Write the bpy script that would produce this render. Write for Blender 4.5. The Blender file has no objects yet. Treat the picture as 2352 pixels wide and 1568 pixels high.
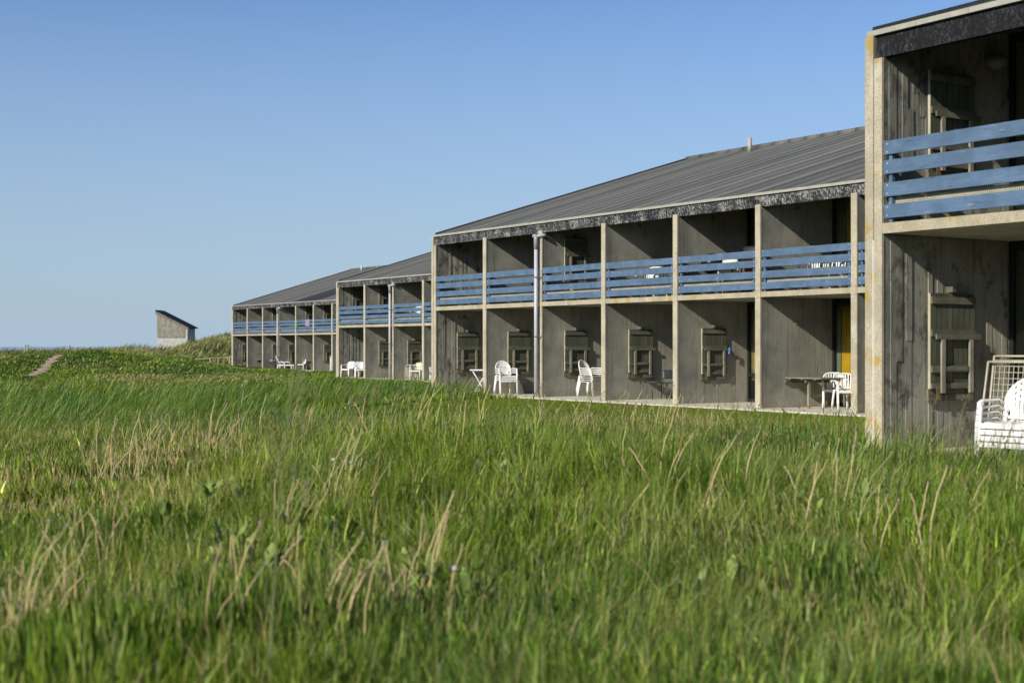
import bpy, bmesh, math, random
import numpy as np
from mathutils import Vector, Matrix, Euler
random.seed(7); RNG = np.random.default_rng(11)
SC = bpy.context.scene; COL = SC.collection
R = math.radians

# ------------------------------------------------------------------ camera, sky, sun
EYE = 1.433
cd = bpy.data.cameras.new('camera'); cam = bpy.data.objects.new('camera', cd); COL.objects.link(cam)
cam.location = (0, 0, EYE); cam.rotation_euler = (R(90), 0, 0)
cd.lens = 50; cd.sensor_width = 36; cd.shift_y = 12/2352
cd.clip_start = 0.05; cd.clip_end = 60000
cd.dof.use_dof = True; cd.dof.focus_distance = 36; cd.dof.aperture_fstop = 2.8; cd.dof.aperture_blades = 0
SC.camera = cam

SUN_DIR = Vector((.698, .758, -.535)).normalized()          # the way the light travels
SUN_EL = math.asin(-SUN_DIR.z); SUN_ROT = math.atan2(-SUN_DIR.x, -SUN_DIR.y)
w = bpy.data.worlds.new('World'); SC.world = w; w.use_nodes = True
nt = w.node_tree; nt.nodes.clear()
sky = nt.nodes.new('ShaderNodeTexSky'); sky.sky_type = 'NISHITA'; sky.sun_disc = False
sky.sun_elevation = SUN_EL; sky.sun_rotation = SUN_ROT
sky.air_density = 1.0; sky.dust_density = 0.6; sky.ozone_density = 1.6; sky.altitude = 0
bg = nt.nodes.new('ShaderNodeBackground'); bg.inputs['Strength'].default_value = 0.105
wo = nt.nodes.new('ShaderNodeOutputWorld')
tcw = nt.nodes.new('ShaderNodeTexCoord'); sxyz = nt.nodes.new('ShaderNodeSeparateXYZ'); nt.links.new(tcw.outputs['Generated'], sxyz.inputs[0])
rp = nt.nodes.new('ShaderNodeValToRGB'); nt.links.new(sxyz.outputs[2], rp.inputs[0])      # sea haze low on the horizon
e = rp.color_ramp.elements; e[0].position = 0.0; e[0].color = (.92, .92, .92, 1); e[1].position = .26; e[1].color = (0, 0, 0, 1)
m_ = e.new(.012); m_.color = (.85, .85, .85, 1)
tint = nt.nodes.new('ShaderNodeMix'); tint.data_type = 'RGBA'; tint.blend_type = 'MULTIPLY'; tint.inputs[0].default_value = 1.0
nt.links.new(sky.outputs[0], tint.inputs[6]); tint.inputs[7].default_value = (.55, .70, .965, 1)
hz = nt.nodes.new('ShaderNodeMix'); hz.data_type = 'RGBA'; nt.links.new(rp.outputs[0], hz.inputs[0]); nt.links.new(tint.outputs[2], hz.inputs[6]); hz.inputs[7].default_value = (3.23, 4.20, 5.25, 1)
nt.links.new(hz.outputs[2], bg.inputs[0]); nt.links.new(bg.outputs[0], wo.inputs[0])
sl = bpy.data.lights.new('sun', 'SUN'); sl.energy = 4.2; sl.angle = R(.53); sl.color = (1, .93, .80)
so = bpy.data.objects.new('sun', sl); COL.objects.link(so)
so.rotation_euler = SUN_DIR.to_track_quat('-Z', 'Y').to_euler(); so.location = (-40, -40, 40)
SC.view_settings.view_transform = 'Standard'; SC.view_settings.look = 'None'
SC.view_settings.exposure = 0.3; SC.view_settings.gamma = 1.0
SC.render.engine = 'CYCLES'
SC.cycles.max_bounces = 6; SC.cycles.diffuse_bounces = 3; SC.cycles.glossy_bounces = 2
SC.cycles.transmission_bounces = 4; SC.cycles.transparent_max_bounces = 8
SC.cycles.use_denoising = True

# ------------------------------------------------------------------ facade frame
A = R(33.3144); CA, SA = math.cos(A), math.sin(A)
THETA = A - math.pi/2                                       # local +x runs along the facade towards the viewer, +y goes inside
DIST = {1: 12.978, 2: 23.078, 3: 33.473, 4: 44.366}
UOUT = {1: 11.987, 2: 39.85, 3: 67.82, 4: 108.93}
DZ = {1: .187, 2: 0., 3: -.164, 4: -.291}
NB = {1: 5, 2: 9, 3: 9, 4: 13}
def bpos(b, x, y, z=0.):
    d = DIST[b] + y; u = UOUT[b] - x
    return Vector((d*CA - u*SA, d*SA + u*CA, z + DZ[b]))

# ------------------------------------------------------------------ mesh helpers
class MB:
    def __init__(s): s.v = []; s.f = []; s.m = []; s.sm = []
    def add(s, vs, fs, mi=0, smooth=False):
        o = len(s.v); s.v += [tuple(p) for p in vs]
        for f in fs: s.f.append([i+o for i in f]); s.m.append(mi); s.sm.append(smooth)
        return s
    def box(s, x0, x1, y0, y1, z0, z1, mi=0, M=None):
        vs = [Vector(p) for p in ((x0,y0,z0),(x1,y0,z0),(x1,y1,z0),(x0,y1,z0),(x0,y0,z1),(x1,y0,z1),(x1,y1,z1),(x0,y1,z1))]
        if M: vs = [M @ p for p in vs]
        return s.add(vs, [(0,3,2,1),(4,5,6,7),(0,1,5,4),(1,2,6,5),(2,3,7,6),(3,0,4,7)], mi)
    def bar(s, p, q, wx, wz, mi=0, up=(0,0,1)):
        p, q = Vector(p), Vector(q); d = (q-p).normalized(); up = Vector(up)
        if abs(d.dot(up)) > .98: up = Vector((0,1,0))
        a = d.cross(up).normalized()*wx/2; c = a.cross(d).normalized()*wz/2
        vs = [p-a-c, p+a-c, p+a+c, p-a+c, q-a-c, q+a-c, q+a+c, q-a+c]
        return s.add(vs, [(0,1,2,3),(7,6,5,4),(0,4,5,1),(1,5,6,2),(2,6,7,3),(3,7,4,0)], mi)
    def tube(s, pts, r, n=8, mi=0, cap=True, flat=1.0, up=(0,0,1)):
        pts = [Vector(p) for p in pts]; rs = r if isinstance(r, (list, tuple)) else [r]*len(pts)
        o = len(s.v); prev = None
        for i, p in enumerate(pts):
            d = (pts[min(i+1, len(pts)-1)] - pts[max(i-1, 0)]).normalized()
            if prev is None:
                u = Vector(up)
                if abs(d.dot(u)) > .95: u = Vector((1, 0, 0))
                a = d.cross(u).normalized()
            else: a = (prev - d*prev.dot(d)).normalized()
            prev = a; c = d.cross(a)
            for k in range(n):
                t = 2*math.pi*k/n
                s.v.append(tuple(p + a*math.cos(t)*rs[i] + c*math.sin(t)*rs[i]*flat))
        for i in range(len(pts)-1):
            for k in range(n):
                k2 = (k+1) % n
                s.f.append([o+i*n+k, o+i*n+k2, o+(i+1)*n+k2, o+(i+1)*n+k]); s.m.append(mi); s.sm.append(True)
        if cap:
            s.f.append([o+k for k in range(n)][::-1]); s.m.append(mi); s.sm.append(False)
            e = o+(len(pts)-1)*n; s.f.append([e+k for k in range(n)]); s.m.append(mi); s.sm.append(False)
        return s
    def grid(s, fn, nu, nv, mi=0, smooth=True):
        o = len(s.v)
        for j in range(nv+1):
            for i in range(nu+1): s.v.append(tuple(fn(i/nu, j/nv)))
        for j in range(nv):
            for i in range(nu):
                a = o+j*(nu+1)+i
                s.f.append([a, a+1, a+nu+2, a+nu+1]); s.m.append(mi); s.sm.append(smooth)
        return s
    def plate(s, fn, nu, nv, t, nrm=(0,0,1), mi=0):
        """a curved sheet with real thickness"""
        n = Vector(nrm)*t; o = len(s.v); W = nu+1
        for q in (0, 1):
            for j in range(nv+1):
                for i in range(nu+1): s.v.append(tuple(Vector(fn(i/nu, j/nv)) + n*q))
        L = W*(nv+1)
        def F(*a): s.f.append(list(a)); s.m.append(mi); s.sm.append(True)
        for j in range(nv):
            for i in range(nu):
                a = o+j*W+i; F(a, a+W, a+W+1, a+1); a += L; F(a, a+1, a+W+1, a+W)
        for j in range(nv):
            a = o+j*W; F(a, a+L, a+L+W, a+W); a += nu; F(a, a+W, a+L+W, a+L)
        for i in range(nu):
            a = o+i; F(a, a+1, a+L+1, a+L); a = o+nv*W+i; F(a, a+L, a+L+1, a+1)
        return s
    def mesh(s, name, mats, bevel=0):
        me = bpy.data.meshes.new(name); me.from_pydata(s.v, [], s.f)
        for m in (mats if isinstance(mats, (list, tuple)) else [mats]): me.materials.append(m)
        me.polygons.foreach_set('material_index', s.m); me.polygons.foreach_set('use_smooth', s.sm)
        bm = bmesh.new(); bm.from_mesh(me)
        if bevel: bmesh.ops.bevel(bm, geom=bm.edges[:], offset=bevel, segments=1, affect='EDGES', clamp_overlap=True)
        bmesh.ops.recalc_face_normals(bm, faces=bm.faces[:]); bm.to_mesh(me); bm.free()
        return me
    def build(s, name, mats, parent=None, bevel=0, loc=None, rot=None):
        return link(name, s.mesh(name, mats, bevel), parent, loc, rot)
def link(name, data, parent=None, loc=None, rot=None):
    o = bpy.data.objects.new(name, data); COL.objects.link(o)
    if parent: o.parent = parent
    if loc is not None: o.location = loc
    if rot is not None: o.rotation_euler = rot
    return o
def tag(o, label=None, cat=None, group=None, kind=None):
    for k, v in (('label', label), ('category', cat), ('group', group), ('kind', kind)):
        if v: o[k] = v
    return o
def thing(name, label, cat, loc=(0,0,0), rz=0., group=None):
    o = bpy.data.objects.new(name, None); COL.objects.link(o); o.empty_display_size = .1
    o.location = loc; o.rotation_euler = (0, 0, rz); return tag(o, label, cat, group)
KIDS = {}
def dup(root, loc, rz, label=None, group=None, rot=None, scale=None):
    r = root.copy(); COL.objects.link(r); r.location = loc; r.rotation_euler = rot if rot else (0, 0, rz)
    if scale: r.scale = (scale,)*3
    if label: r['label'] = label
    if group: r['group'] = group
    if root.name not in KIDS: KIDS[root.name] = [(c, list(c.children)) for c in root.children]
    for c, gs in KIDS[root.name]:
        k = c.copy(); COL.objects.link(k); k.parent = r
        for g in gs: h = g.copy(); COL.objects.link(h); h.parent = k
    return r
class Proto:
    """a thing built once; the first placing moves it, later ones copy it with its parts"""
    def __init__(s, root): s.root = root; s.used = False
    def put(s, b, x, y, z, lrz, label, group=None, tilt=None, tall=None):
        o = s._put(b, x, y, z, lrz, label, group, tilt)
        if tall: o.scale = (1, 1, tall)
        return o
    def _put(s, b, x, y, z, lrz, label, group=None, tilt=None):
        loc = bpos(b, x, y, z); rz = THETA + lrz
        rot = None
        if tilt: rot = (Matrix.Rotation(rz, 3, 'Z') @ Euler(tilt).to_matrix()).to_euler()
        if not s.used:
            s.used = True; o = s.root; o.location = loc; o.rotation_euler = rot if rot else (0, 0, rz)
            o['label'] = label
            if group: o['group'] = group
            KIDS.setdefault(o.name, [(c, list(c.children)) for c in o.children])
            return o
        return dup(s.root, loc, rz, label, group, rot)

# ------------------------------------------------------------------ materials
class Nodes:
    def __init__(s, name):
        s.mat = bpy.data.materials.new(name); s.mat.use_nodes = True; s.t = s.mat.node_tree
        s.b = s.t.nodes['Principled BSDF']; s.out = s.t.nodes['Material Output']
    def n(s, ty, ins=None, **at):
        x = s.t.nodes.new(ty)
        for k, v in at.items(): setattr(x, k, v)
        for k, v in (ins or {}).items():
            if hasattr(v, 'bl_idname') or isinstance(v, bpy.types.NodeSocket): s.t.links.new(v, x.inputs[k])
            else: x.inputs[k].default_value = v
        return x
    def set(s, **kw):
        for k, v in kw.items():
            k = k.replace('_', ' ')
            if isinstance(v, bpy.types.NodeSocket): s.t.links.new(v, s.b.inputs[k])
            else: s.b.inputs[k].default_value = v
    def coord(s, rnd=True, scale=(1,1,1)):
        tc = s.n('ShaderNodeTexCoord'); v = tc.outputs['Object']
        if rnd:
            oi = s.n('ShaderNodeObjectInfo')
            r = s.n('ShaderNodeVectorMath', {0: oi.outputs['Random'], 1: (37., 91., 53.)}, operation='MULTIPLY')
            v = s.n('ShaderNodeVectorMath', {0: v, 1: r.outputs[0]}, operation='ADD').outputs[0]
        return s.scale(v, scale)
    def scale(s, v, sc):
        return s.n('ShaderNodeVectorMath', {0: v, 1: sc}, operation='MULTIPLY').outputs[0]
    def noise(s, v, scale, detail=4, rough=.55, dist=0.):
        return s.n('ShaderNodeTexNoise', {'Vector': v, 'Scale': scale, 'Detail': detail, 'Roughness': rough, 'Distortion': dist}).outputs['Fac']
    def ramp(s, f, stops):
        r = s.n('ShaderNodeValToRGB', {'Fac': f}); e = r.color_ramp.elements
        while len(e) < len(stops): e.new(.5)
        for i, (p, c) in enumerate(stops):
            e[i].position = p; e[i].color = (*c, 1) if isinstance(c, tuple) else (c, c, c, 1)
        return r.outputs['Color']
    def mix(s, f, a, b, mode='MIX'):
        m = s.n('ShaderNodeMix', data_type='RGBA', blend_type=mode)
        for k, v in ((0, f), (6, a), (7, b)):
            if isinstance(v, bpy.types.NodeSocket): s.t.links.new(v, m.inputs[k])
            else: m.inputs[k].default_value = (*v, 1) if isinstance(v, tuple) else v
        return m.outputs[2]
    def math(s, op, a, b=0.):
        return s.n('ShaderNodeMath', {0: a, 1: b}, operation=op).outputs[0]
    def bump(s, h, strength=.5, dist=.01, prev=None):
        ins = {'Height': h, 'Strength': strength, 'Distance': dist}
        if prev: ins['Normal'] = prev
        return s.n('ShaderNodeBump', ins).outputs[0]
    def sep(s, v): return s.n('ShaderNodeSeparateXYZ', {0: v}).outputs
def simple(name, col, rough=.5, var=.0, scale=8., spec=.4, bump=0., bs=60.):
    N = Nodes(name); v = N.coord()
    if var:
        f = N.noise(v, scale, 5)
        c = N.ramp(f, [(.3, tuple(x*(1-var) for x in col)), (.7, tuple(min(1, x*(1+var)) for x in col))])
        N.set(Base_Color=c)
    else: N.set(Base_Color=(*col, 1))
    N.set(Roughness=rough); N.b.inputs['Specular IOR Level'].default_value = spec
    if bump: N.set(Normal=N.bump(N.noise(v, bs, 3), .6, bump))
    return N.mat

def m_concrete(name, ribbed=False):
    N = Nodes(name); v = N.coord(); raw = N.coord(False); y = N.sep(raw)[1]
    big = N.noise(v, 1.1, 7, .6); fine = N.noise(v, 28, 5, .65)
    c = N.ramp(big, [(.28, (.22, .215, .178)), (.5, (.325, .315, .262)), (.75, (.41, .395, .325))])
    st = N.noise(N.scale(v, (1, 7, .45)), 1.6, 6, .6)
    c = N.mix(N.ramp(st, [(.52, 0.), (.74, .55)]), c, (.09, .088, .07))
    # algae and soot where rain blows in at the open end
    wy = N.math('ADD', y, N.math('MULTIPLY', N.noise(v, 2.2, 4), .9))
    c = N.mix(N.ramp(N.math('MULTIPLY', wy, .5), [(.20, .60), (.58, 0.)]), c, (.11, .108, .088))
    if ribbed:
        mo = N.noise(N.scale(v, (1, 1.4, 1)), 2.6, 8, .7)
        c = N.mix(N.ramp(mo, [(.52, 0.), (.62, .7)]), c, (.04, .038, .03))
    c = N.mix(N.math('MULTIPLY', N.ramp(fine, [(.35, 0.), (.7, 1.)]), .22), c, (.09, .088, .07))
    g1 = N.noise(N.scale(v, (6, 34, 2.2)), 1.6, 5, .6, .8)
    bd = N.math('FRACT', N.math('MULTIPLY', N.math('ADD', y, .03), 8.4))
    ln = N.math('LESS_THAN', bd, .07)
    h = N.math('SUBTRACT', N.math('ADD', N.math('MULTIPLY', g1, .8), N.math('MULTIPLY', fine, .35)), N.math('MULTIPLY', ln, .28))
    N.set(Base_Color=c, Roughness=.92, Normal=N.bump(h, .85, .012)); N.b.inputs['Specular IOR Level'].default_value = .2
    return N.mat
def m_aggregate(name, lichen=.0, tint=(.46, .41, .30)):
    N = Nodes(name); v = N.coord()
    sp = N.noise(v, 75, 3, .7); big = N.noise(v, 2.4, 6, .6)
    t = tint
    c = N.ramp(sp, [(.3, tuple(x*.55 for x in t)), (.5, t), (.68, tuple(min(.8, x*1.45) for x in t))])
    c = N.mix(N.ramp(big, [(.38, .5), (.56, 0.)]), c, tuple(x*.62 for x in t))
    c = N.mix(N.ramp(N.noise(N.scale(v, (1, 1, .35)), 4.5, 5), [(.60, 0.), (.72, .55)]), c, (.56, .53, .46))
    if lichen:
        c = N.mix(N.ramp(N.noise(v, 3.1, 7, .65), [(.66-lichen, 0.), (.74-lichen, .8)]), c, (.40, .27, .055))
    h = N.noise(v, 55, 4, .75)
    N.set(Base_Color=c, Roughness=.9, Normal=N.bump(h, .9, .012)); N.b.inputs['Specular IOR Level'].default_value = .25
    return N.mat
def m_fascia(name, lo, top=.34):
    N = Nodes(name); v = N.coord(False); vs = N.scale(v, (1, 1, .62))
    a = N.noise(vs, 23, 7, .75, .4); b = N.noise(v, 2.1, 5, .6)
    f = N.math('ADD', a, N.math('MULTIPLY', N.math('SUBTRACT', b, .5), .45))
    f = N.math('ADD', f, N.math('MULTIPLY', N.math('SUBTRACT', N.noise(vs, 55, 4, .7), .5), .35))
    c = N.ramp(f, [(lo-.10, (.012, .012, .013)), (lo, (.035, .038, .045)), (lo+.05, (top*.28, top*.295, top*.31)), (lo+.12, (top, top*.95, top*.79))]); N.b.inputs['Specular IOR Level'].default_value = .15
    N.set(Base_Color=c, Roughness=.8, Normal=N.bump(f, .7, .01)); return N.mat
def m_wood(name, dark, light, long_axis, bump=.006, rough=.8, wear=0.):
    N = Nodes(name); v = N.coord(); oi = N.n('ShaderNodeObjectInfo')
    sc = [26, 26, 26]; sc[long_axis] = 1.6
    g = N.noise(N.scale(v, tuple(sc)), 1.5, 6, .65, .5)
    c = N.ramp(g, [(.3, dark), (.7, light)])
    big = N.noise(v, 3.2, 4)
    c = N.mix(N.ramp(big, [(.42, .45), (.62, 0.)]), c, tuple(x*.55 for x in dark))
    c = N.mix(N.math('MULTIPLY', oi.outputs['Random'], .22), c, tuple(x*.7 for x in light))
    if wear:
        c = N.mix(N.ramp(N.noise(N.scale(v, (.6, 3, 3)), 7, 6, .7), [(.60, 0.), (.72, wear)]), c, (.36, .40, .44))
        c = N.mix(N.ramp(N.noise(N.scale(v, (1.5, 9, 9)), 3.2, 5, .6), [(.60, 0.), (.70, .55)]), c, tuple(x*.45 for x in dark))
        kn = N.n('ShaderNodeTexVoronoi', {'Vector': N.scale(v, (1.6, 4, 6)), 'Scale': 1.0}).outputs['Distance']
        c = N.mix(N.ramp(kn, [(.05, .7), (.11, 0.)]), c, (.22, .24, .25))
    N.set(Base_Color=c, Roughness=rough, Normal=N.bump(g, .6, bump)); N.b.inputs['Specular IOR Level'].default_value = .3
    return N.mat
def m_planks(name):
    N = Nodes(name); v = N.coord(); raw = N.coord(False); y = N.sep(raw)[1]
    k = N.math('FLOOR', N.math('MULTIPLY', N.math('SUBTRACT', y, .78), 1/.1025))
    wn = N.n('ShaderNodeTexWhiteNoise', {'W': N.math('ADD', k, N.math('MULTIPLY', N.n('ShaderNodeObjectInfo').outputs['Random'], 91.))}, noise_dimensions='1D').outputs['Value']
    g = N.noise(N.scale(v, (20, 24, 1.5)), 1.5, 5, .65, .6)
    c = N.ramp(g, [(.3, (.050, .062, .040)), (.7, (.16, .16, .105))])
    c = N.mix(N.math('MULTIPLY', wn, .75), c, (.050, .066, .036))
    c = N.mix(N.ramp(N.noise(v, 2.5, 3), [(.5, 0.), (.75, .5)]), c, (.16, .15, .115))
    N.set(Base_Color=c, Roughness=.85, Normal=N.bump(g, .5, .006)); return N.mat
def m_roof(name, base):
    N = Nodes(name); v = N.coord(False)
    sp = N.noise(v, 42, 3, .7); big = N.noise(N.scale(v, (1.6, .25, 1)), 1.2, 6, .6)
    lo, hi = tuple(x*.6 for x in base), tuple(x*1.45 for x in base)
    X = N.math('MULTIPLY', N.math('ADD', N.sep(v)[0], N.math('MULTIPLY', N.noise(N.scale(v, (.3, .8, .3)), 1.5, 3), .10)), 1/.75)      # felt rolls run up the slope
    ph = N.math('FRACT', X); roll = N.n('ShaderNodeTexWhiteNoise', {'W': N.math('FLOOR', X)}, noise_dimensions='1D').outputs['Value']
    c = N.ramp(sp, [(.3, lo), (.5, base), (.7, hi)])
    c = N.mix(N.ramp(big, [(.4, .5), (.65, 0.)]), c, tuple(x*.7 for x in base))
    c = N.mix(N.ramp(N.noise(N.scale(v, (3, .5, 3)), 3.0, 5, .7), [(.63, 0.), (.75, .5)]), c, (.21, .21, .18))
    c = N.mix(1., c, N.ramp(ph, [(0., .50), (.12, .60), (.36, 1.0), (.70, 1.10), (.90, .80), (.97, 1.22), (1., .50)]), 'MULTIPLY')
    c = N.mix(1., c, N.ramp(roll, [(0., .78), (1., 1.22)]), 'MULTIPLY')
    N.set(Base_Color=c, Roughness=.9, Normal=N.bump(sp, .6, .01)); N.b.inputs['Specular IOR Level'].default_value = .25
    return N.mat
def m_paving():
    N = Nodes('paving'); v = N.coord(False)
    br = N.n('ShaderNodeTexBrick', {'Vector': v, 'Color1': (.66, .61, .49, 1), 'Color2': (.58, .54, .43, 1), 'Mortar': (.16, .14, .10, 1), 'Scale': 1., 'Mortar Size': .008, 'Brick Width': .6, 'Row Height': .4})
    c = N.mix(N.math('MULTIPLY', N.ramp(N.noise(v, 5, 6, .65), [(.4, 0.), (.65, 1.)]), .35), br.outputs['Color'], (.44, .40, .31))
    N.set(Base_Color=c, Roughness=.9, Normal=N.bump(N.noise(v, 60, 3), .3, .004)); return N.mat
def m_panel():
    N = Nodes('perforated_sheet'); v = N.coord(False); s = N.sep(v)
    fx = N.math('SUBTRACT', N.math('FRACT', N.math('MULTIPLY', s[0], 1/.028)), .5)
    fz = N.math('SUBTRACT', N.math('FRACT', N.math('MULTIPLY', s[2], 1/.022)), .5)
    hole = N.math('LESS_THAN', N.math('MAXIMUM', N.math('ABSOLUTE', fx), N.math('ABSOLUTE', fz)), .26)
    N.set(Base_Color=N.ramp(N.noise(v, 3, 4), [(.3, (.34, .31, .22)), (.7, (.46, .42, .31))]), Roughness=.6, Alpha=N.math('SUBTRACT', 1., hole))
    return N.mat
def m_glass():
    N = Nodes('window_glass'); t = N.t
    tr = N.n('ShaderNodeBsdfTransparent', {'Color': (.82, .86, .82, 1)}); gl = N.n('ShaderNodeBsdfGlossy', {'Roughness': .01, 'Color': (.9, .9, .9, 1)})
    lw = N.n('ShaderNodeLayerWeight', {'Blend': .5}); fr = N.math('ADD', .045, N.math('MULTIPLY', N.math('POWER', lw.outputs['Facing'], 5.), .9)); mx = N.n('ShaderNodeMixShader', {0: fr, 1: tr.outputs[0], 2: gl.outputs[0]})
    t.links.new(mx.outputs[0], N.out.inputs[0]); return N.mat
def m_leaf(name, trans=.32, rough=.42):
    """leaf blades; colour comes from the blade's own attribute"""
    N = Nodes(name); at = N.n('ShaderNodeAttribute', attribute_name='col'); c = at.outputs['Color']
    N.set(Base_Color=c, Roughness=rough); N.b.inputs['Specular IOR Level'].default_value = .28
    tl = N.n('ShaderNodeBsdfTranslucent', {'Color': N.mix(1., c, (1.25, 1.25, .45), 'MULTIPLY')})
    mx = N.n('ShaderNodeMixShader', {0: trans, 1: N.b.outputs[0], 2: tl.outputs[0]})
    N.t.links.new(mx.outputs[0], N.out.inputs[0]); return N.mat
def m_ground():
    N = Nodes('soil_and_thatch'); v = N.coord(False)
    a = N.noise(v, .8, 8, .65); b = N.noise(v, 14, 6, .7)
    c = N.ramp(a, [(.3, (.035, .055, .016)), (.55, (.05, .075, .02)), (.75, (.10, .095, .042))])
    c = N.mix(N.ramp(b, [(.45, 0.), (.65, .75)]), c, (.028, .028, .014))
    N.set(Base_Color=c, Roughness=1., Normal=N.bump(b, .8, .05)); N.b.inputs['Specular IOR Level'].default_value = 0.
    return N.mat

WALL = m_concrete('board_marked_concrete'); RIB = m_concrete('ribbed_concrete', True)
PIER = m_aggregate('exposed_aggregate', .0); PIERL = m_aggregate('aggregate_with_lichen', .12)
SLABM = m_aggregate('slab_edge_concrete', .10, (.42, .37, .26))
SOFFIT = simple('soffit_concrete', (.38, .36, .28), .9, .2, 3, .2)
FAS_DARK = m_fascia('tarred_fascia_dark', .60, .16); FAS_PEEL = m_fascia('tarred_fascia_peeling', .495)
TRIM = simple('pale_eave_trim', (.35, .335, .285), .6, .12, 6)
BLUE = m_wood('blue_painted_boards', (.080, .138, .225), (.125, .195, .295), 0, .003, .55, .35)
PANEL = m_panel(); GLASS = m_glass(); PAVE = m_paving()
FRAME = simple('dark_window_frame', (.018, .018, .018), .4)
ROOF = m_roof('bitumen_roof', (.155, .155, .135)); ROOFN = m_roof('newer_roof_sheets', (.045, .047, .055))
PVC = simple('grey_pvc', (.47, .47, .50), .45, .08, 4)
BRASS = simple('rusty_bracket', (.20, .14, .06), .6, .3, 20)
PLANK = m_planks('weathered_planks')
SUNEDGE = m_wood('sunlit_board_edges', (.38, .35, .26), (.58, .53, .40), 2, .003)  # paler wood on the board edges, sunlight catching them put into the colour
BATTEN = m_wood('weathered_battens', (.092, .095, .066), (.23, .218, .155), 1, .005)
LEGW = m_wood('weathered_legs', (.19, .178, .135), (.40, .37, .29), 2, .005)
WHITE = simple('white_plastic', (.76, .75, .72), .38, .05, 5); CREAM = simple('cream_plastic', (.62, .57, .46), .45, .08, 5)
DARKP = simple('dark_grey_plastic', (.042, .046, .056), .45, .15, 9); BLACK = simple('black_textile', (.012, .012, .014), .6)
ALU = simple('brushed_aluminium', (.62, .63, .65), .35, .05, 8); BEIGEM = simple('beige_coated_steel', (.42, .40, .31), .45, .1, 12)
ORANGE = simple('orange_curtain_cloth', (.74, .40, .012), .9, .12, 3); BLIND = simple('grey_green_blind', (.24, .25, .16), .8, .1, 2)
INTER = simple('room_paint', (.30, .28, .23), .9)
PALEC = m_aggregate('pale_render', .0, (.47, .465, .43))
SLAT = m_wood('silvered_slats', (.42, .39, .31), (.62, .58, .47), 2, .004)
DARKB = simple('dark_backing', (.02, .018, .016), .9); FELT = simple('black_roofing_felt', (.012, .012, .014), .85, .2, 5, .2)
GREYB = m_wood('grey_barge_board', (.14, .13, .11), (.26, .24, .20), 0); TIMBER = m_wood('bleached_timber', (.28, .235, .16), (.46, .40, .29), 0)
SAND = simple('sand', (.40, .31, .19), 1., .2, 3, .1, .02, 8)

# ------------------------------------------------------------------ terrain
def sstep(a, b, x): t = np.clip((x-a)/(b-a), 0, 1); return t*t*(3-2*t)
_lat = {}
def vnoise(x, y, s, seed=0):
    if seed not in _lat: _lat[seed] = np.random.default_rng(100+seed).random((256, 256))
    L = _lat[seed]; x = np.asarray(x)/s; y = np.asarray(y)/s
    i = np.floor(x).astype(int); j = np.floor(y).astype(int); u = x-i; v = y-j
    u = u*u*(3-2*u); v = v*v*(3-2*v); i0, i1, j0, j1 = i & 255, (i+1) & 255, j & 255, (j+1) & 255
    return (L[i0, j0]*(1-u)+L[i1, j0]*u)*(1-v) + (L[i0, j1]*(1-u)+L[i1, j1]*u)*v
def bump2(x, y, cx, cy, sx, sy, h, rot=0.):
    dx, dy = x-cx, y-cy; c, s = math.cos(rot), math.sin(rot)
    return h*np.exp(-.5*(((dx*c+dy*s)/sx)**2 + ((-dx*s+dy*c)/sy)**2))
def path_d(x, y):                                        # signed distance from the sandy path between the mounds
    x0, y0, x1, y1 = -26.1, 77., -29.9, 95.
    L = math.hypot(x1-x0, y1-y0); tx, ty = (x1-x0)/L, (y1-y0)/L
    return (x-x0)*ty - (y-y0)*tx, (x-x0)*tx + (y-y0)*ty, L
def flat_mask(x, y):
    """1 on open ground, 0 on patios and under buildings"""
    m = np.ones_like(x)
    for b in DIST:
        ly = x*CA + y*SA - DIST[b]; lx = UOUT[b] - (-x*SA + y*CA)
        L = 3.2 + 3*(NB[b]-1) + 3
        m = np.where((ly > -.7) & (ly < 22) & (lx > -.35) & (lx < L), 0, m)
    return m
def block_dist(x, y):
    fd = np.full_like(x, 1e9); nb = np.zeros_like(x)
    for b in DIST:
        ly = x*CA + y*SA - DIST[b]; lx = UOUT[b] - (-x*SA + y*CA); L = 3.2 + 3*(NB[b]-1) + .3
        d = np.hypot(np.maximum(np.maximum(-.3-lx, lx-L), 0), np.maximum(np.maximum(-.7-ly, ly-20), 0))
        nb = np.where(d < fd, DZ[b], nb); fd = np.minimum(fd, d)
    return fd, nb
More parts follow.
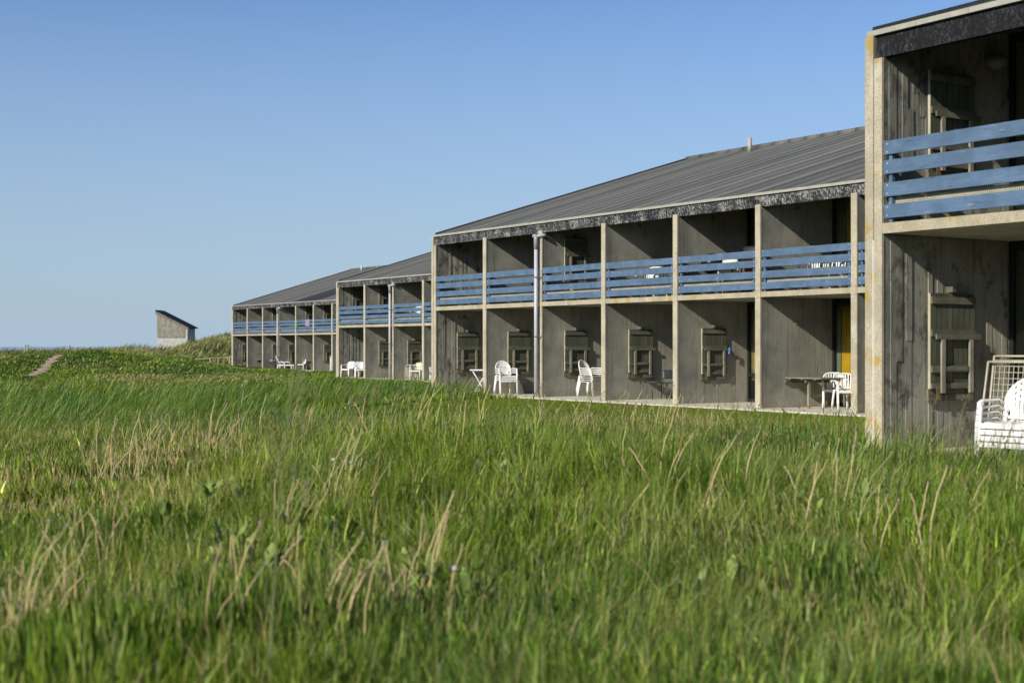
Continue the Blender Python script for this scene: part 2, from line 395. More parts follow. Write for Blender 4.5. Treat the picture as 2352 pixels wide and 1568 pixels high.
def terrain(x, y):
    x = np.asarray(x, float); y = np.asarray(y, float); U = -x*SA + y*CA; V = x*CA + y*SA
    z = np.interp(U, [-60, 0, 12, 16, 26, 40, 44, 66, 70, 105, 112, 160], [.12, .1, .1, .06, -.06, -.06, -.1, -.2, -.23, -.34, -.36, -.4])
    z = z + (vnoise(x, y, 9, 1)-.5)*.16*sstep(2, 8, np.abs(V-30)+0*x)*flat_mask(x, y) + (vnoise(x, y, 2.2, 2)-.5)*.08*flat_mask(x, y)
    z = z + bump2(x, y, -4.2, 12, 1.3, 2.2, -.10) + bump2(x, y, -1.0, 9.5, 3.0, 3.0, .06) + .20*np.exp(-(np.abs(x-1.1)/3.9)**4)*np.exp(-(np.abs(y-14.5)/5.)**4)
    fd, nb = block_dist(x, y)
    z = z - .42*sstep(18, 30, y)*sstep(6, -4, x)*sstep(2, 9, fd)*(1-sstep(66, 80, y))
    z = z + (vnoise(x, y, .55, 7)-.5)*.10*sstep(.3, 1.2, fd)*(1-sstep(40, 60, y))
    wt = 1 - sstep(.4, 6, fd); z = z*(1-wt) + (nb-.05)*wt
    far = sstep(58, 70, y)
    pd, pt, pl = path_d(x, y)
    m1 = 1.05*np.exp(-(np.abs(x+.10*(y-92)+25.6)/6.0)**5)*np.exp(-.5*((y-93)/6.6)**2)
    m2 = bump2(x, y, -30.6, 88, 3.4, 7.5, .80)
    cut = 1 - .30*np.exp(-.5*(pd/1.1)**2)*sstep(-4, 3, pt)*(1-sstep(pl-2, pl+6, pt))
    z = z + (m1+m2)*cut*far
    ridge = (1.0 + .35*(vnoise(x, y, 7, 4)-.5) + .25*(vnoise(x, y, 3, 5)-.5))*np.exp(-.5*((y-139)/14)**2)
    z = z + ridge*sstep(0, -14, x)
    z = z + 1.80*np.exp(-(np.abs(x+27.6)/5.0)**4)*np.exp(-.5*((y-147)/10)**2) + bump2(x, y, -37.4, 139, 1.8, 4, .32)
    z = z + (vnoise(x, y, 4, 6)-.5)*.30*far*flat_mask(x, y)*sstep(70, 90, y)
    shore = sstep(175, 235, y)*sstep(20, -10, x) + sstep(-75, -125, x)*sstep(-20, 30, y)
    return z*(1-np.clip(shore, 0, 1)) - 7.5*np.clip(shore, 0, 1)
def axis(parts):
    a = []
    for lo, hi, st in parts: a += list(np.arange(lo, hi, st))
    return np.array(a + [parts[-1][1]])
gx = axis([(-3000, -400, 200), (-400, -120, 14), (-120, -60, 3), (-60, 40, .8), (40, 120, 5), (120, 600, 40), (600, 3000, 300)])
gy = axis([(-300, -20, 20), (-20, 2, 2), (2, 70, .7), (70, 170, .9), (170, 250, 4), (250, 1000, 60), (1000, 3000, 400)])
GX, GY = np.meshgrid(gx, gy); GZ = terrain(GX, GY)
def np_mesh(name, V, F, mat, cols=None, smooth=False):
    me = bpy.data.meshes.new(name); V = np.ascontiguousarray(V, np.float32); nv, (nf, k) = len(V), F.shape
    me.vertices.add(nv); me.vertices.foreach_set('co', V.ravel())
    me.loops.add(nf*k); me.loops.foreach_set('vertex_index', np.ascontiguousarray(F, np.int32).ravel())
    me.polygons.add(nf); me.polygons.foreach_set('loop_start', np.arange(0, nf*k, k, dtype=np.int32))
    if smooth: me.polygons.foreach_set('use_smooth', np.ones(nf, bool))
    if cols is not None:
        ca = me.color_attributes.new('col', 'FLOAT_COLOR', 'POINT')
        ca.data.foreach_set('color', np.concatenate([cols, np.ones((nv, 1))], 1).astype(np.float32).ravel())
    me.materials.append(mat); me.update(calc_edges=True); return me
ny, nx = GX.shape; idx = np.arange(ny*nx).reshape(ny, nx)
gf = np.stack([idx[:-1, :-1], idx[:-1, 1:], idx[1:, 1:], idx[1:, :-1]], -1).reshape(-1, 4)
ground = link('ground', np_mesh('ground', np.stack([GX, GY, GZ], -1).reshape(-1, 3), gf, m_ground(), smooth=True)); tag(ground, kind='structure')
Nn = Nodes('sea_water'); Nn.set(Base_Color=(.24, .31, .42, 1), Roughness=.22, Normal=Nn.bump(Nn.noise(Nn.coord(False), .25, 4), .08, .2))
sea = MB().add([(-40000, 120, -6), (40000, 120, -6), (40000, 45000, -6), (-40000, 45000, -6)], [(0, 1, 2, 3)]).build('sea', Nn.mat); tag(sea, kind='structure')
# sandy path, laid a little above the soil
pv = []
for i in range(40):
    t = .06 + .74*i/39; px, py = -25.9+(-30.1+25.9)*t, 76+(96-76)*t; w_ = .30 + .12*math.sin(i*1.3)
    for s in (-1, -.35, .35, 1):
        X, Y = px + s*w_, py + s*w_*.28; pv.append((X, Y, float(terrain(X, Y)) + .05 - .04*abs(s)))
pf = [[i*4+j, i*4+j+1, i*4+j+5, i*4+j+4] for i in range(39) for j in range(3)]
tag(MB().add(pv, pf, 0, True).build('sandy_path', SAND), kind='structure')

# ------------------------------------------------------------------ the four terraced blocks
def zroof(y): return 4.95 + .302*y if y <= 10.8 else 4.95 + .302*10.8 - .302*(y-10.8)
def prism(mb, prof, x0, x1, mi_front=0, mi=0):
    """extrude a (y, z) outline along x; the edge from point 0 to 1 is the front"""
    n = len(prof); vs = [(x0, *p) for p in prof] + [(x1, *p) for p in prof]
    mb.add(vs, [list(range(n))[::-1]], mi); o = len(mb.v)-2*n
    mb.f.append([o+n+i for i in range(n)]); mb.m.append(mi); mb.sm.append(False)
    for i in range(n):
        j = (i+1) % n; mb.f.append([o+i, o+j, o+n+j, o+n+i]); mb.m.append(mi_front if i == 0 else mi); mb.sm.append(False)
def cross_wall_mesh():
    mb = MB()
    prism(mb, [(.03, .0), (.03, 4.72), (.16, 4.72), (.16, zroof(.16)-.01), (10.6, zroof(10.6)-.01), (10.6, .0)], -.078, .078, 0, 0)
    mb.box(-.085, .085, 0, .045, .0, 2.565, 1); mb.box(-.085, .085, 0, .045, 2.745, 4.755, 1)      # exposed-aggregate nosing
    mb.box(-.093, .093, -.006, .05, 2.57, 2.74, 1)                                                  # pad where the slab bears
    mb.box(-.086, .086, .05, 2.3, .0, .115, 0)                                                       # plinth
    return mb.mesh('cross_wall', [WALL, PIER])
def end_wall_mesh(rng, pier):
    mb = MB()
    prism(mb, [(.01, -.3), (.01, 4.985), (.05, zroof(.05)), (10.8, zroof(10.8)), (20, zroof(20)), (20, -.3)], 0, .125, 0, 0)
    mb.box(-.004, .123, -.004, .03, -.3, 4.98, 1)
    prism(mb, [(.03, -.3), (.03, 4.69), (.16, 4.69), (.16, zroof(.16)-.01), (10.6, zroof(10.6)-.01), (10.6, -.3)], .127, .236, 0, 0)
    mb.box(.129, .25, .008, .045, -.3, 4.69, 1)
    for z0, z1 in ((-.2, 2.58), (2.72, 5.3)):          # boards cast at different depths
        y = .06
        while y < 2.30:
            wd = rng.choice((.07, .10, .10, .13)); d = rng.choice((.004, .006, .011, .019)); zc = z0 + (z1-z0)*rng.uniform(.3, .7)
            d2 = rng.choice((.004, .010, .020)) if rng.random() < .4 else d
            zt = min(z1, zroof(y)-.03)
            if y > 1.2: d, d2 = d*.45, d2*.45
            mb.box(.234, .236+d, y, y+wd-.0012, z0, zc, 2); mb.box(.234, .236+d2, y, y+wd-.0012, zc, zt, 2)
            y += wd
    return mb.mesh('end_wall', [WALL, pier, RIB])
CW = cross_wall_mesh()
RAILZ = ((3.52, 3.69), (3.29, 3.46), (3.03, 3.19), (2.77, 2.93))
def rail_board_mesh(L, seed):
    r = random.Random(seed); mb = MB(); mb.box(0, L, .018, .046, 0, .166, 0); me = mb.mesh('rail_board', BLUE, .004); return me
def railing_mesh(L):
    mb = MB()
    o = [(.076, 2.722), (.124, 2.722), (.124, 2.80), (L-.124, 2.80), (L-.124, 2.722), (L-.076, 2.722), (L-.076, 3.66), (L-.124, 3.66), (L-.124, 2.88), (.124, 2.88), (.124, 3.66), (.076, 3.66)]
    n = len(o); mb.add([(x, .048, z) for x, z in o] + [(x, .098, z) for x, z in o], [[i, (i+1) % n, (i+1) % n+n, i+n] for i in range(n)])
    for q in (0, n):
        for f in ((0, 1, 2, 9, 10, 11), (2, 3, 8, 9), (3, 4, 5, 6, 7, 8)): mb.f.append([i+q for i in f]); mb.m.append(0); mb.sm.append(False)
    return mb.mesh('railing', BLUE, .003)
def screws_mesh(L):
    mb = MB()
    for x in (.055, L-.055):
        for z in (.035, .13): mb.tube([(x, .018, z), (x, .0145, z)], .008, 6)
    return mb.mesh('screw_heads', ALU)
def panel_mesh(L): return MB().box(.02, L-.02, .105, .108, 2.80, 3.022).mesh('perforated_panel', PANEL)
def window_meshes(L, z0, z1):
    f = MB(); y0, y1 = 2.36, 2.43
    xs = [0, .95, 1.9, L]
    f.box(0, L, y0, y1, z0, z0+.09); f.box(0, L, y0, y1, z1-.12, z1)
    for x in (.030, .98, 1.92, L-.05): f.box(x-.028, x+.028, y0-.002, y1+.002, z0+.09, z1-.12)
    f.box(.058, .95, y0+.004, y1-.004, z0+.66, z0+.75)
    g = MB()
    for a, c in ((.058, .952), (1.008, 1.892), (1.97, L-.1)): g.box(a, c, 2.390, 2.396, z0+.09, z1-.12)
    return f.mesh('window', FRAME), g.mesh('pane', GLASS)
def roof_mesh(L, patch):
    P = .75; nx_ = int(L/P*10); ys = [.155, .5, 1.2, 2.4, 3.8, 5.2, 6.6, 8, 9.4, 10.4, 10.8]; r = random.Random(int(L*10))
    amp = [r.uniform(.012, .020) for _ in range(int(L/P)+3)]; jig = [[r.uniform(-.012, .012) for _ in ys] for _ in amp]
    mb = MB(); vs = []; fs = []; mi = []
    for j, y in enumerate(ys):
        for i in range(nx_+1):
            x = -.03 + (L+.06)*i/nx_; k = int((x+.03)/P); ph = (x+.03)/P - k
            pz = amp[k]*(1.5*(.5+.5*math.cos(2*math.pi*ph))**2.4 - .5)
            fade = 1 if y < 10.2 else .35
            vs.append((x, y, zroof(y) + .05 + pz*min(1, .35+y/1.2)*fade + jig[k][j]*.5))
    W = nx_+1
    for j in range(len(ys)-1):
        for i in range(nx_):
            a = j*W+i; fs.append([a, a+1, a+W+1, a+W]); x = L*i/nx_
            mi.append(1 if patch and patch[0] < x < patch[1] else 0)
    o = len(mb.v); mb.v += vs; mb.f += fs; mb.m += mi; mb.sm += [True]*len(fs)
    # back slope, closing soffit and verge
    mb.add([(-.03, 10.8, zroof(10.8)+.07), (L+.03, 10.8, zroof(10.8)+.07), (L+.03, 20.3, zroof(20.3)+.07), (-.03, 20.3, zroof(20.3)+.07)], [(0, 1, 2, 3)], 0)
    e = -.02
    mb.add([(-.03, .05, zroof(.05)+e), (L+.03, .05, zroof(.05)+e), (L+.03, 10.8, zroof(10.8)+e), (-.03, 10.8, zroof(10.8)+e)], [(0, 3, 2, 1)], 2)
    for x in (-.03, L+.03):
        mb.add([(x, .155, zroof(.155)+e), (x, .155, zroof(.155)+.12), (x, 10.8, zroof(10.8)+.12), (x, 10.8, zroof(10.8)+e)], [(0, 1, 2, 3)], 0)
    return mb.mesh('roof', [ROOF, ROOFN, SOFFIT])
LABELS = {1: 'nearest concrete holiday block, cut off by the right edge of the photo',
          2: 'large concrete block with seven balcony bays in view and long grey roof, centre right',
          3: 'middle concrete block standing between the large block and the farthest one',
          4: 'farthest and smallest looking concrete block, its left end near the dunes'}
PIPEX = {2: 6.17, 3: 6.14, 4: 9.30}
WIN = {}
BLOCK = {}
def build_block(b):
    n = NB[b]; pitch = 3.0 if b < 4 else 3.03; L = 3.2 + pitch*(n-1) + .08
    rng = random.Random(50+b)
    root = thing('terraced_block', LABELS[b], 'building', bpos(b, 0, 0), THETA, 'stepped concrete holiday blocks'); BLOCK[b] = root
    link('end_wall', end_wall_mesh(rng, PIERL if b == 1 else PIER), root)
    px = [3.2 + pitch*i for i in range(n)]
    for x in px: link('cross_wall', CW, root, (x, 0, 0))
    edges = [(.25, px[0]-.085)] + [(px[i]+.085, px[i+1]-.085) for i in range(n-1)]
    cache = {}
    for i, (a, c) in enumerate(edges):
        W = round(c-a, 3)
        if W not in cache:
            s = MB(); s.box(0, W, .012, .06, 2.592, 2.715, 0); s.box(.008, W-.008, .06, 10.55, 2.596, 2.712, 1)
            up = window_meshes(W, 2.714, 5.25); lo = window_meshes(W, .0, 2.594)
            cache[W] = (s.mesh('balcony_slab', [SLABM, SOFFIT]), railing_mesh(W), rail_board_mesh(W-.03, i), panel_mesh(W), screws_mesh(W-.03), lo, up)
        sl_, ra, bo, pa, scw, lo, up = cache[W]
        link('balcony_slab', sl_, root, (a, 0, 0))
        rr = link('railing', ra, root, (a, 0, 0))
        for z0, z1 in RAILZ:
            q = link('rail_board', bo, rr, (.02+rng.uniform(-.006, .006), 0, z0+rng.uniform(-.004, .004)), (0, rng.uniform(-.0022, .0022), 0))
        link('perforated_panel', pa, rr)
        if b <= 2:
            for z0, z1 in RAILZ: link('screw_heads', scw, rr, (.02, 0, z0))
        for fm, pm in (lo, up):
            wn = link('window', fm, root, (a, 0, 0)); link('pane', pm, wn)
    # fascia, trim, roof, rear closing walls
    MB().box(.127, L, .05, .15, 4.70, 4.965, 0).build('fascia', FAS_DARK if b == 1 else FAS_PEEL, root)
    t = MB(); x = .02
    while x < L:
        x2 = min(x+.748, L); t.box(x, x2-.004, .0, .15, 4.968, 5.030); x = x2
    t.build('eave_trim', TRIM, root)
    patch = (11.1, 15.4) if b == 4 else None
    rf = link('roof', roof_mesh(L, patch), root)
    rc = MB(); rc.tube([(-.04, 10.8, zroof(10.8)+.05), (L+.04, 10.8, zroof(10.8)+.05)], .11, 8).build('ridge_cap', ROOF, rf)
    if b in (2, 4):
        vx, vy = (4.09, 10.04) if b == 2 else (3.52, 9.98)
        MB().tube([(vx, vy, zroof(vy)-.02), (vx, vy, zroof(vy)+.5)], .075, 12).build('vent_pipe', PVC if b == 4 else TRIM, rf)
    rw = MB(); rw.box(.24, L, 10.62, 10.72, -.2, 8.0); rw.box(.13, L, 19.9, 20.0, -.3, zroof(19.9)-.02); rw.box(L, L+.12, 10.0, 20, -.3, zroof(20)-.02)
    rw.build('rear_wall', INTER, root)
    if b in PIPEX:
        x = PIPEX[b]; r = .054
        p = MB(); p.tube([(x, -.12, .02), (x, -.12, 4.40)], r, 14).build('downpipe', PVC, root)
        e = MB(); e.tube([(x, -.12, 4.22), (x, -.12, 4.52), (x, -.118, 4.56), (x, -.08, 4.60), (x+.12, .0, 4.62), (x+.2, .08, 4.62)], [.062, .062, .061, .058, .056, .056], 14)
        e.tube([(x-.10, -.14, 4.60), (x+.02, -.10, 4.61)], .058, 14); e.build('pipe_elbow', simple('grey_pvc_elbow', (.30, .31, .32), .45, .08, 6), p_o(root, 'downpipe'))
        for z in (1.72, 3.42):
            k = MB(); k.tube([(x, -.12, z-.018), (x, -.12, z+.018)], r+.008, 14); k.bar((x+.05, -.10, z), (x+.10, .01, z), .03, .02)
            k.build('pipe_bracket', BRASS, p_o(root, 'downpipe'))
    # patio
    pt = MB(); pt.box(-.3 if b != 1 else -.1, L, -.52, 2.34, -.12, -.004, 0); pt.box(-.3 if b != 1 else -.1, L, -.64, -.523, -.12, -.008, 1)
    o = pt.build('patio', [PAVE, simple('pale_kerb', (.68, .64, .53), .9, .12, 4)], None); o.location = bpos(b, 0, 0); o.rotation_euler = (0, 0, THETA); tag(o, kind='structure')
    if b in (2, 3, 4):
        o = MB().box(0, L, -.80, -.641, -.2, -.035).build('sand_strip', SAND); o.location = bpos(b, 0, 0); o.rotation_euler = (0, 0, THETA); tag(o, kind='structure')
    return edges
def p_o(root, nm): return [c for c in root.children if c.name.split('.')[0] == nm][0]
EDGES = {b: build_block(b) for b in (1, 2, 3, 4)}
# white joint strip on the nearest block's end wall, and its dome lamp
MB().box(.122, .131, -.009, .02, -.2, 2.52).build('joint_strip', WHITE, BLOCK[1])
lp = MB(); lp.grid(lambda u, v: (.262+.16*math.sin(v*math.pi/2)*1.0*(1-.0), 2.05+.17*math.cos(2*math.pi*u)*math.cos(v*math.pi/2), 4.86+.10*math.sin(2*math.pi*u)*math.cos(v*math.pi/2)), 16, 6)
lp.build('wall_lamp', simple('dusty_lamp_shade', (.24, .22, .17), .6), BLOCK[1])

def wall_x(b, k):                                            # face of the wall seen in bay k (1 = end bay)
    return .262 if k == 1 else 3.2 + (3.0 if b < 4 else 3.03)*(k-2) + .078
# ------------------------------------------------------------------ fold-down wall tables
def make_folded():
    t = thing('folding_wall_table', '', 'wall table')
    g = MB(); g.box(.022, .060, .78, 1.60, .735, 1.90); g.m = [1, 1, 1, 0, 1, 0]; g.build('table_board', [PLANK, SUNEDGE], t)
    g = MB()
    for i in range(1, 8): g.box(.0595, .0612, .78+.1025*i-.003, .78+.1025*i+.003, .735, 1.90)
    g.build('board_gaps', DARKB, t)
    for z in (1.77, 1.37, .93): MB().box(.0615, .085, .785, 1.595, z, z+.085).build('batten', BATTEN, t)
    MB().box(.0615, .082, .785, 1.595, .735, .80).build('batten', BATTEN, t)
    l = MB(); l.box(0, .048, .765, 1.605, .585, .66); l.box(.0, .034, .775, 1.60, .66, .73); l.build('ledger', BATTEN, t)
    for y in (.86, 1.45): MB().box(.0825, .0865, y, y+.06, .60, .76).build('hinge', BRASS, t)
    MB().box(.0875, .113, .84, 1.66, 1.335, 1.40).build('trestle_rail', BATTEN, t)
    for y in (.93, 1.45): MB().box(.0875, .115, y, y+.065, .68, 1.333).build('leg', LEGW, t)
    MB().box(.0877, .108, .997, 1.448, .945, 1.005).build('cross_rail', BATTEN, t)
    c = MB(); c.box(0, .10, 1.14, 1.20, 1.915, 1.985); c.build('turn_latch', BATTEN, t)
    return Proto(t)
def make_unfolded():
    t = thing('folding_wall_table', '', 'wall table')
    b = MB()
    for i in range(8): b.box(.02, 1.19, .78+.1025*i, .78+.1025*i+.096, .688, .712)
    b.build('table_board', m_wood('weathered_tabletop', (.17, .16, .12), (.34, .31, .235), 0, .004), t)
    for x in (.12, .52, .94): MB().box(x, x+.085, .785, 1.595, .662, .6865).build('batten', BATTEN, t)
    MB().box(0, .065, .765, 1.605, .575, .66).build('ledger', BATTEN, t)
    MB().box(.60, .64, .84, 1.62, .59, .66).build('trestle_rail', BATTEN, t)
    for y in (.93, 1.45): MB().box(.60, .645, y, y+.065, .0, .59).build('leg', LEGW, t)
    MB().box(.602, .632, .996, 1.449, .255, .315).build('cross_rail', BATTEN, t)
    c = MB(); c.box(0, .05, 1.14, 1.20, 1.97, 2.04); c.build('turn_latch', BATTEN, t)
    return Proto(t)
FOLD, OPEN = make_folded(), make_unfolded()
GF = 'wall tables folded up against the balcony walls'; GO = 'wall tables folded down on the patios'
fl = {(1, 1, 0): 'weathered plank wall table folded up on the nearest ground-floor wall, beside the white chair stack',
      (1, 1, 1): 'weathered plank wall table folded up behind the nearest blue balcony rail',
      (2, 1, 0): 'folded wall table on the dark ribbed end wall, behind the aluminium cross-legged table',
      (2, 2, 0): 'folded wall table on the wall behind the white chair stack and left of the downpipe',
      (2, 3, 0): 'folded wall table in the ground-floor bay just right of the downpipe of the large block',
      (2, 4, 0): 'folded wall table in the ground-floor bay with the two dark grey chairs',
      (2, 5, 0): 'folded wall table with a blue rag tied on its corner',
      (2, 3, 1): 'folded wall table on the upper balcony wall right of the large downpipe',
      (3, 2, 0): 'folded wall table half hidden by the downpipe of the middle block, ground floor',
      (3, 3, 0): 'folded wall table above the pale armchair of the middle block',
      (3, 1, 1): 'folded wall table in the upper end balcony of the middle block',
      (3, 2, 1): 'folded wall table behind the downpipe on the upper floor of the middle block',
      (4, 1, 0): 'folded wall table on the ribbed end wall of the farthest block',
      (4, 3, 0): 'folded wall table left of the downpipe on the farthest block, ground floor',
      (4, 4, 0): 'folded wall table on the wall behind the white sun lounger of the farthest block',
      (4, 6, 0): 'folded wall table in the empty ground-floor bay right of the lone white armchair',
      (4, 3, 1): 'folded wall table behind the downpipe on the upper floor of the farthest block',
      (4, 5, 1): 'folded wall table above the towel on the farthest block\'s balcony',
      (4, 6, 1): 'folded wall table on the upper floor of the farthest block, right of the towel'}
for (b, k, up), lab in fl.items():
    FOLD.put(b, wall_x(b, k), 0, 2.714*up, 0, lab, GF)
for b, k, lab in ((2, 6, 'wall table folded down as a dining table beside white chairs, large block'),
                  (3, 1, 'wall table folded down behind two white armchairs in the end bay of the middle block'),
                  (4, 2, 'wall table folded down in the second bay of the farthest block, no chair beside it'),
                  (4, 5, 'wall table folded down right of the lone white armchair of the farthest block')):
    OPEN.put(b, wall_x(b, k), 0, 0, 0, lab, GO)
# wooden turn latches left alone on walls without a table in view
lat = MB(); lat.box(0, .05, 1.14, 1.20, 1.98, 2.05); LAT = None
for b, k, up in ((2, 4, 1), (2, 5, 1), (2, 6, 1), (2, 2, 1)):
    if LAT is None: LAT = lat.mesh('turn_latch', BATTEN)
    link('turn_latch', LAT, BLOCK[b], (wall_x(b, k), 0, 2.714*up))

# ------------------------------------------------------------------ chairs
def arc_back(kind):
    """outline of a moulded back: list of (x, z) from left foot round to right foot"""
    pts = []
    if kind == 'oval':
        for i in range(21):
            t = math.pi*(1.18 - 1.36*i/20); pts.append((.235*math.cos(t), .64 + .23*math.sin(t)*(1.0 if math.sin(t) > 0 else .9)))
    else:
        for i in range(21):
            t = math.pi*(1.02 - 1.04*i/20); c, s = math.cos(t), math.sin(t)
            pts.append((.25*math.copysign(abs(c)**.55, c), .55 + .26*abs(s)**.55*(1 if s > 0 else -1)))
    return pts
def make_armchair(mat, kind, name='plastic_armchair', cat='chair'):
    """moulded garden armchair facing local -y"""
    t = thing(name, '', cat)
    bx = lambda x, z: (x, .20 + (z-.44)*.30 - .10*(x/.25)**2*.6, z)      # leaning, wrapped back
    MB().plate(lambda u, v: ((u-.5)*(.44+.05*(1-v)), -.24+.45*v, .435 - .02*math.sin(v*math.pi) - .012*math.cos((u-.5)*math.pi) - .03*max(0, .12-v)/.12), 10, 8, .014).build('seat', mat, t)
    bk = MB(); pts = arc_back(kind)
    bk.tube([bx(x, z) for x, z in pts], .019, 8, flat=1.0)
    n = 9 if kind == 'oval' else 7
    if kind == 'low':
        bk.plate(lambda u, v: bx((u-.5)*.40, .45+.33*v), 10, 6, .014, (0, -1, 0))
    else:
        for i in range(n):
            x = -.185 + .37*i/(n-1)
            zt = .64 + .225*math.sqrt(max(0, 1-(x/.235)**2)) if kind == 'oval' else .79
            bk.bar(bx(x*.72, .445), bx(x*.9, (.445+zt)/2), .026, .012); bk.bar(bx(x*.9, (.445+zt)/2), bx(x, zt), .026, .012)
        bk.bar(bx(-.2, .475), bx(.2, .475), .014, .03)
    bk.build('backrest', mat, t)
    for s in (-1, 1):
        a = MB(); zt = .645
        p0 = bx(s*.235, .70 if kind != 'oval' else .60)
        a.tube([(p0[0], p0[1], p0[2]), (s*.285, .14, zt+.01), (s*.30, .0, zt), (s*.295, -.15, zt), (s*.285, -.22, zt-.02), (s*.275, -.245, zt-.08)], [.018, .022, .026, .028, .026, .022], 8, flat=.6)
        a.build('armrest', mat, t)
        f = MB(); f.plate(lambda u, v: (s*(.275-.012*math.sin(u*math.pi) + .0*v) - s*.03*0 + (u-.5)*.05, -.245-.035*(1-v)*(1) , .0 + .60*v), 2, 4, .03, (0, 1, 0)).build('leg', mat, t)
        r = MB(); r.plate(lambda u, v: (s*(.225+.03*(1-v)) + (u-.5)*.05, .20+.09*(1-v), .44*v), 2, 3, .028, (0, 1, 0)).build('leg', mat, t)
    MB().box(-.25, .25, -.258, -.236, .375, .425).build('seat_rail', mat, t)
    return Proto(t)
OVAL, FAN, LOW = make_armchair(WHITE, 'oval'), make_armchair(WHITE, 'fan'), make_armchair(WHITE, 'low')
LOWC = make_armchair(CREAM, 'low')
def stack(P, b, x, y, z, rz, labs, group, step=.058, back=.012):
    c, s = math.cos(rz), math.sin(rz)
    for i, l in enumerate(labs): P.put(b, x - s*back*i, y + c*back*i, z+step*i, rz, l, group)
tn = ('lowest', 'second from the bottom', 'third from the bottom', 'topmost')
stack(OVAL, 2, 3.88, .34, 0, R(78), ['%s oval-backed chair of the white stack beside the aluminium table' % ('lowest', 'middle', 'topmost')[i] for i in range(3)], 'white chair stack by the aluminium table', .062)
stack(OVAL, 2, 7.02, 1.22, 0, R(108), ['%s white chair, stack right of the large downpipe' % q for q in tn], 'white chair stack right of the downpipe', .056)
stack(OVAL, 1, 2.88, -.98, -.13, R(8), ['%s white chair of the stack at the right edge' % q for q in tn], 'nearest white chair stack', .062)
FAN.put(2, 15.98, 1.72, 0, R(48), 'white fan-backed chair standing behind the folded-down dining table')
FAN.put(2, 16.70, 1.36, 0, R(60), 'white fan-backed chair half hidden by the pier, right of the dining table')
LOW.put(3, .80, .30, 0, R(20), 'left one of two white armchairs in the end bay of the middle block')
LOW.put(3, 2.32, .22, 0, R(70), 'white armchair next to the pier, beside the blue towel')
LOWC.put(3, 6.95, .98, 0, R(30), 'pale armchair beside the folded steel chairs of the middle block')
LOW.put(4, 12.4, .45, 0, R(35), 'lone white armchair on the patio of the farthest block')
stack(LOW, 4, 17.75, .48, 0, R(70), ['%s white chair, stack at the farthest block' % q for q in tn], 'far white chair stack', .10, .0)
# balcony chairs, upper floor
UP = 2.714
OVAL.put(2, 9.85, 1.05, UP, R(25), 'white round-backed balcony chair left of the potted plant')
OVAL.put(2, 10.95, 1.25, UP, R(15), 'white ribbed balcony chair right of the potted plant')
FAN.put(2, 16.1, .95, UP, R(20), 'white balcony chair above the dining table, leftmost of four'); FAN.put(2, 16.75, 1.0, UP, R(10), 'white balcony chair above the dining table, second of four')
FAN.put(2, 17.25, 1.55, UP, R(-20), 'white balcony chair above the dining table, third of four'); LOW.put(2, 17.65, .75, UP, R(0), 'white balcony armchair next to the pier, rightmost of four')
OVAL.put(3, 7.35, .75, UP, R(40), 'white round-backed chair on the balcony of the middle block')

def make_side_chair(mat, mesh_back=True, name='stacking_chair'):
    t = thing(name, '', 'chair')
    MB().plate(lambda u, v: ((u-.5)*.44, -.22+.42*v, .45-.018*math.sin(math.pi*v)), 6, 6, .02).build('seat', mat, t)
    b = MB(); b.plate(lambda u, v: ((u-.5)*(.40-.04*v), .20+.09*v-.03*math.cos((u-.5)*2.4), .56+.24*v), 8, 5, .016, (0, -1, 0))
    for s in (-1, 1): b.tube([(s*.19, .19, .44), (s*.20, .21, .52), (s*.195, .22, .60)], .014, 6)
    b.build('backrest', mat, t)
    for sx in (-1, 1):
        MB().tube([(sx*.20, -.20, .45), (sx*.215, -.225, 0)], [.018, .013], 8).build('leg', mat, t)
        MB().tube([(sx*.19, .19, .45), (sx*.205, .27, 0)], [.018, .013], 8).build('leg', mat, t)
    return Proto(t)
def make_stool(mat):
    t = thing('side_table', '', 'small table')
    MB().plate(lambda u, v: ((u-.5)*.42, -.21+.42*v, .44-.02*math.sin(math.pi*v)*math.sin(math.pi*u)), 6, 6, .02).build('seat', mat, t)
    for sx in (-1, 1):
        for sy in (-1, 1): MB().tube([(sx*.19, sy*.19, .44), (sx*.205, sy*.205, 0)], [.019, .013], 8).build('leg', mat, t)
    return Proto(t)
DK = make_side_chair(DARKP); DS = make_stool(DARKP)
DK.put(2, 9.95, 1.78, 0, R(70), 'dark grey moulded chair with open slatted back beside the pier, fourth bay')
DS.put(2, 9.50, 1.62, 0, R(70), 'low dark grey backless stool left of the dark moulded chair')
DK.put(4, 6.75, .38, 0, R(40), 'dark chair left of the far downpipe, half hidden by a blurred grass plume'); DK.put(4, 7.6, .5, 0, R(60), 'dark chair right against the far downpipe')
BK = make_side_chair(BLACK)
BK.put(2, 1.55, 1.25, UP, R(40), 'black chair behind the blue rail of the large block\'s end balcony', tall=1.5)
BK.put(2, 4.7, 1.2, UP, R(50), 'black balcony chair just left of the large downpipe'); BK.put(2, 13.75, .9, UP, R(15), 'black balcony chair beside the kettle grill')
BK.put(1, 2.62, .62, UP, R(60), 'black woven chair behind the nearest blue rail', tall=1.0)
CC = make_side_chair(CREAM); CC.put(2, 13.35, .75, UP, R(35), 'pale wooden looking chair behind the rail, right of the kettle grill', tall=1.32)

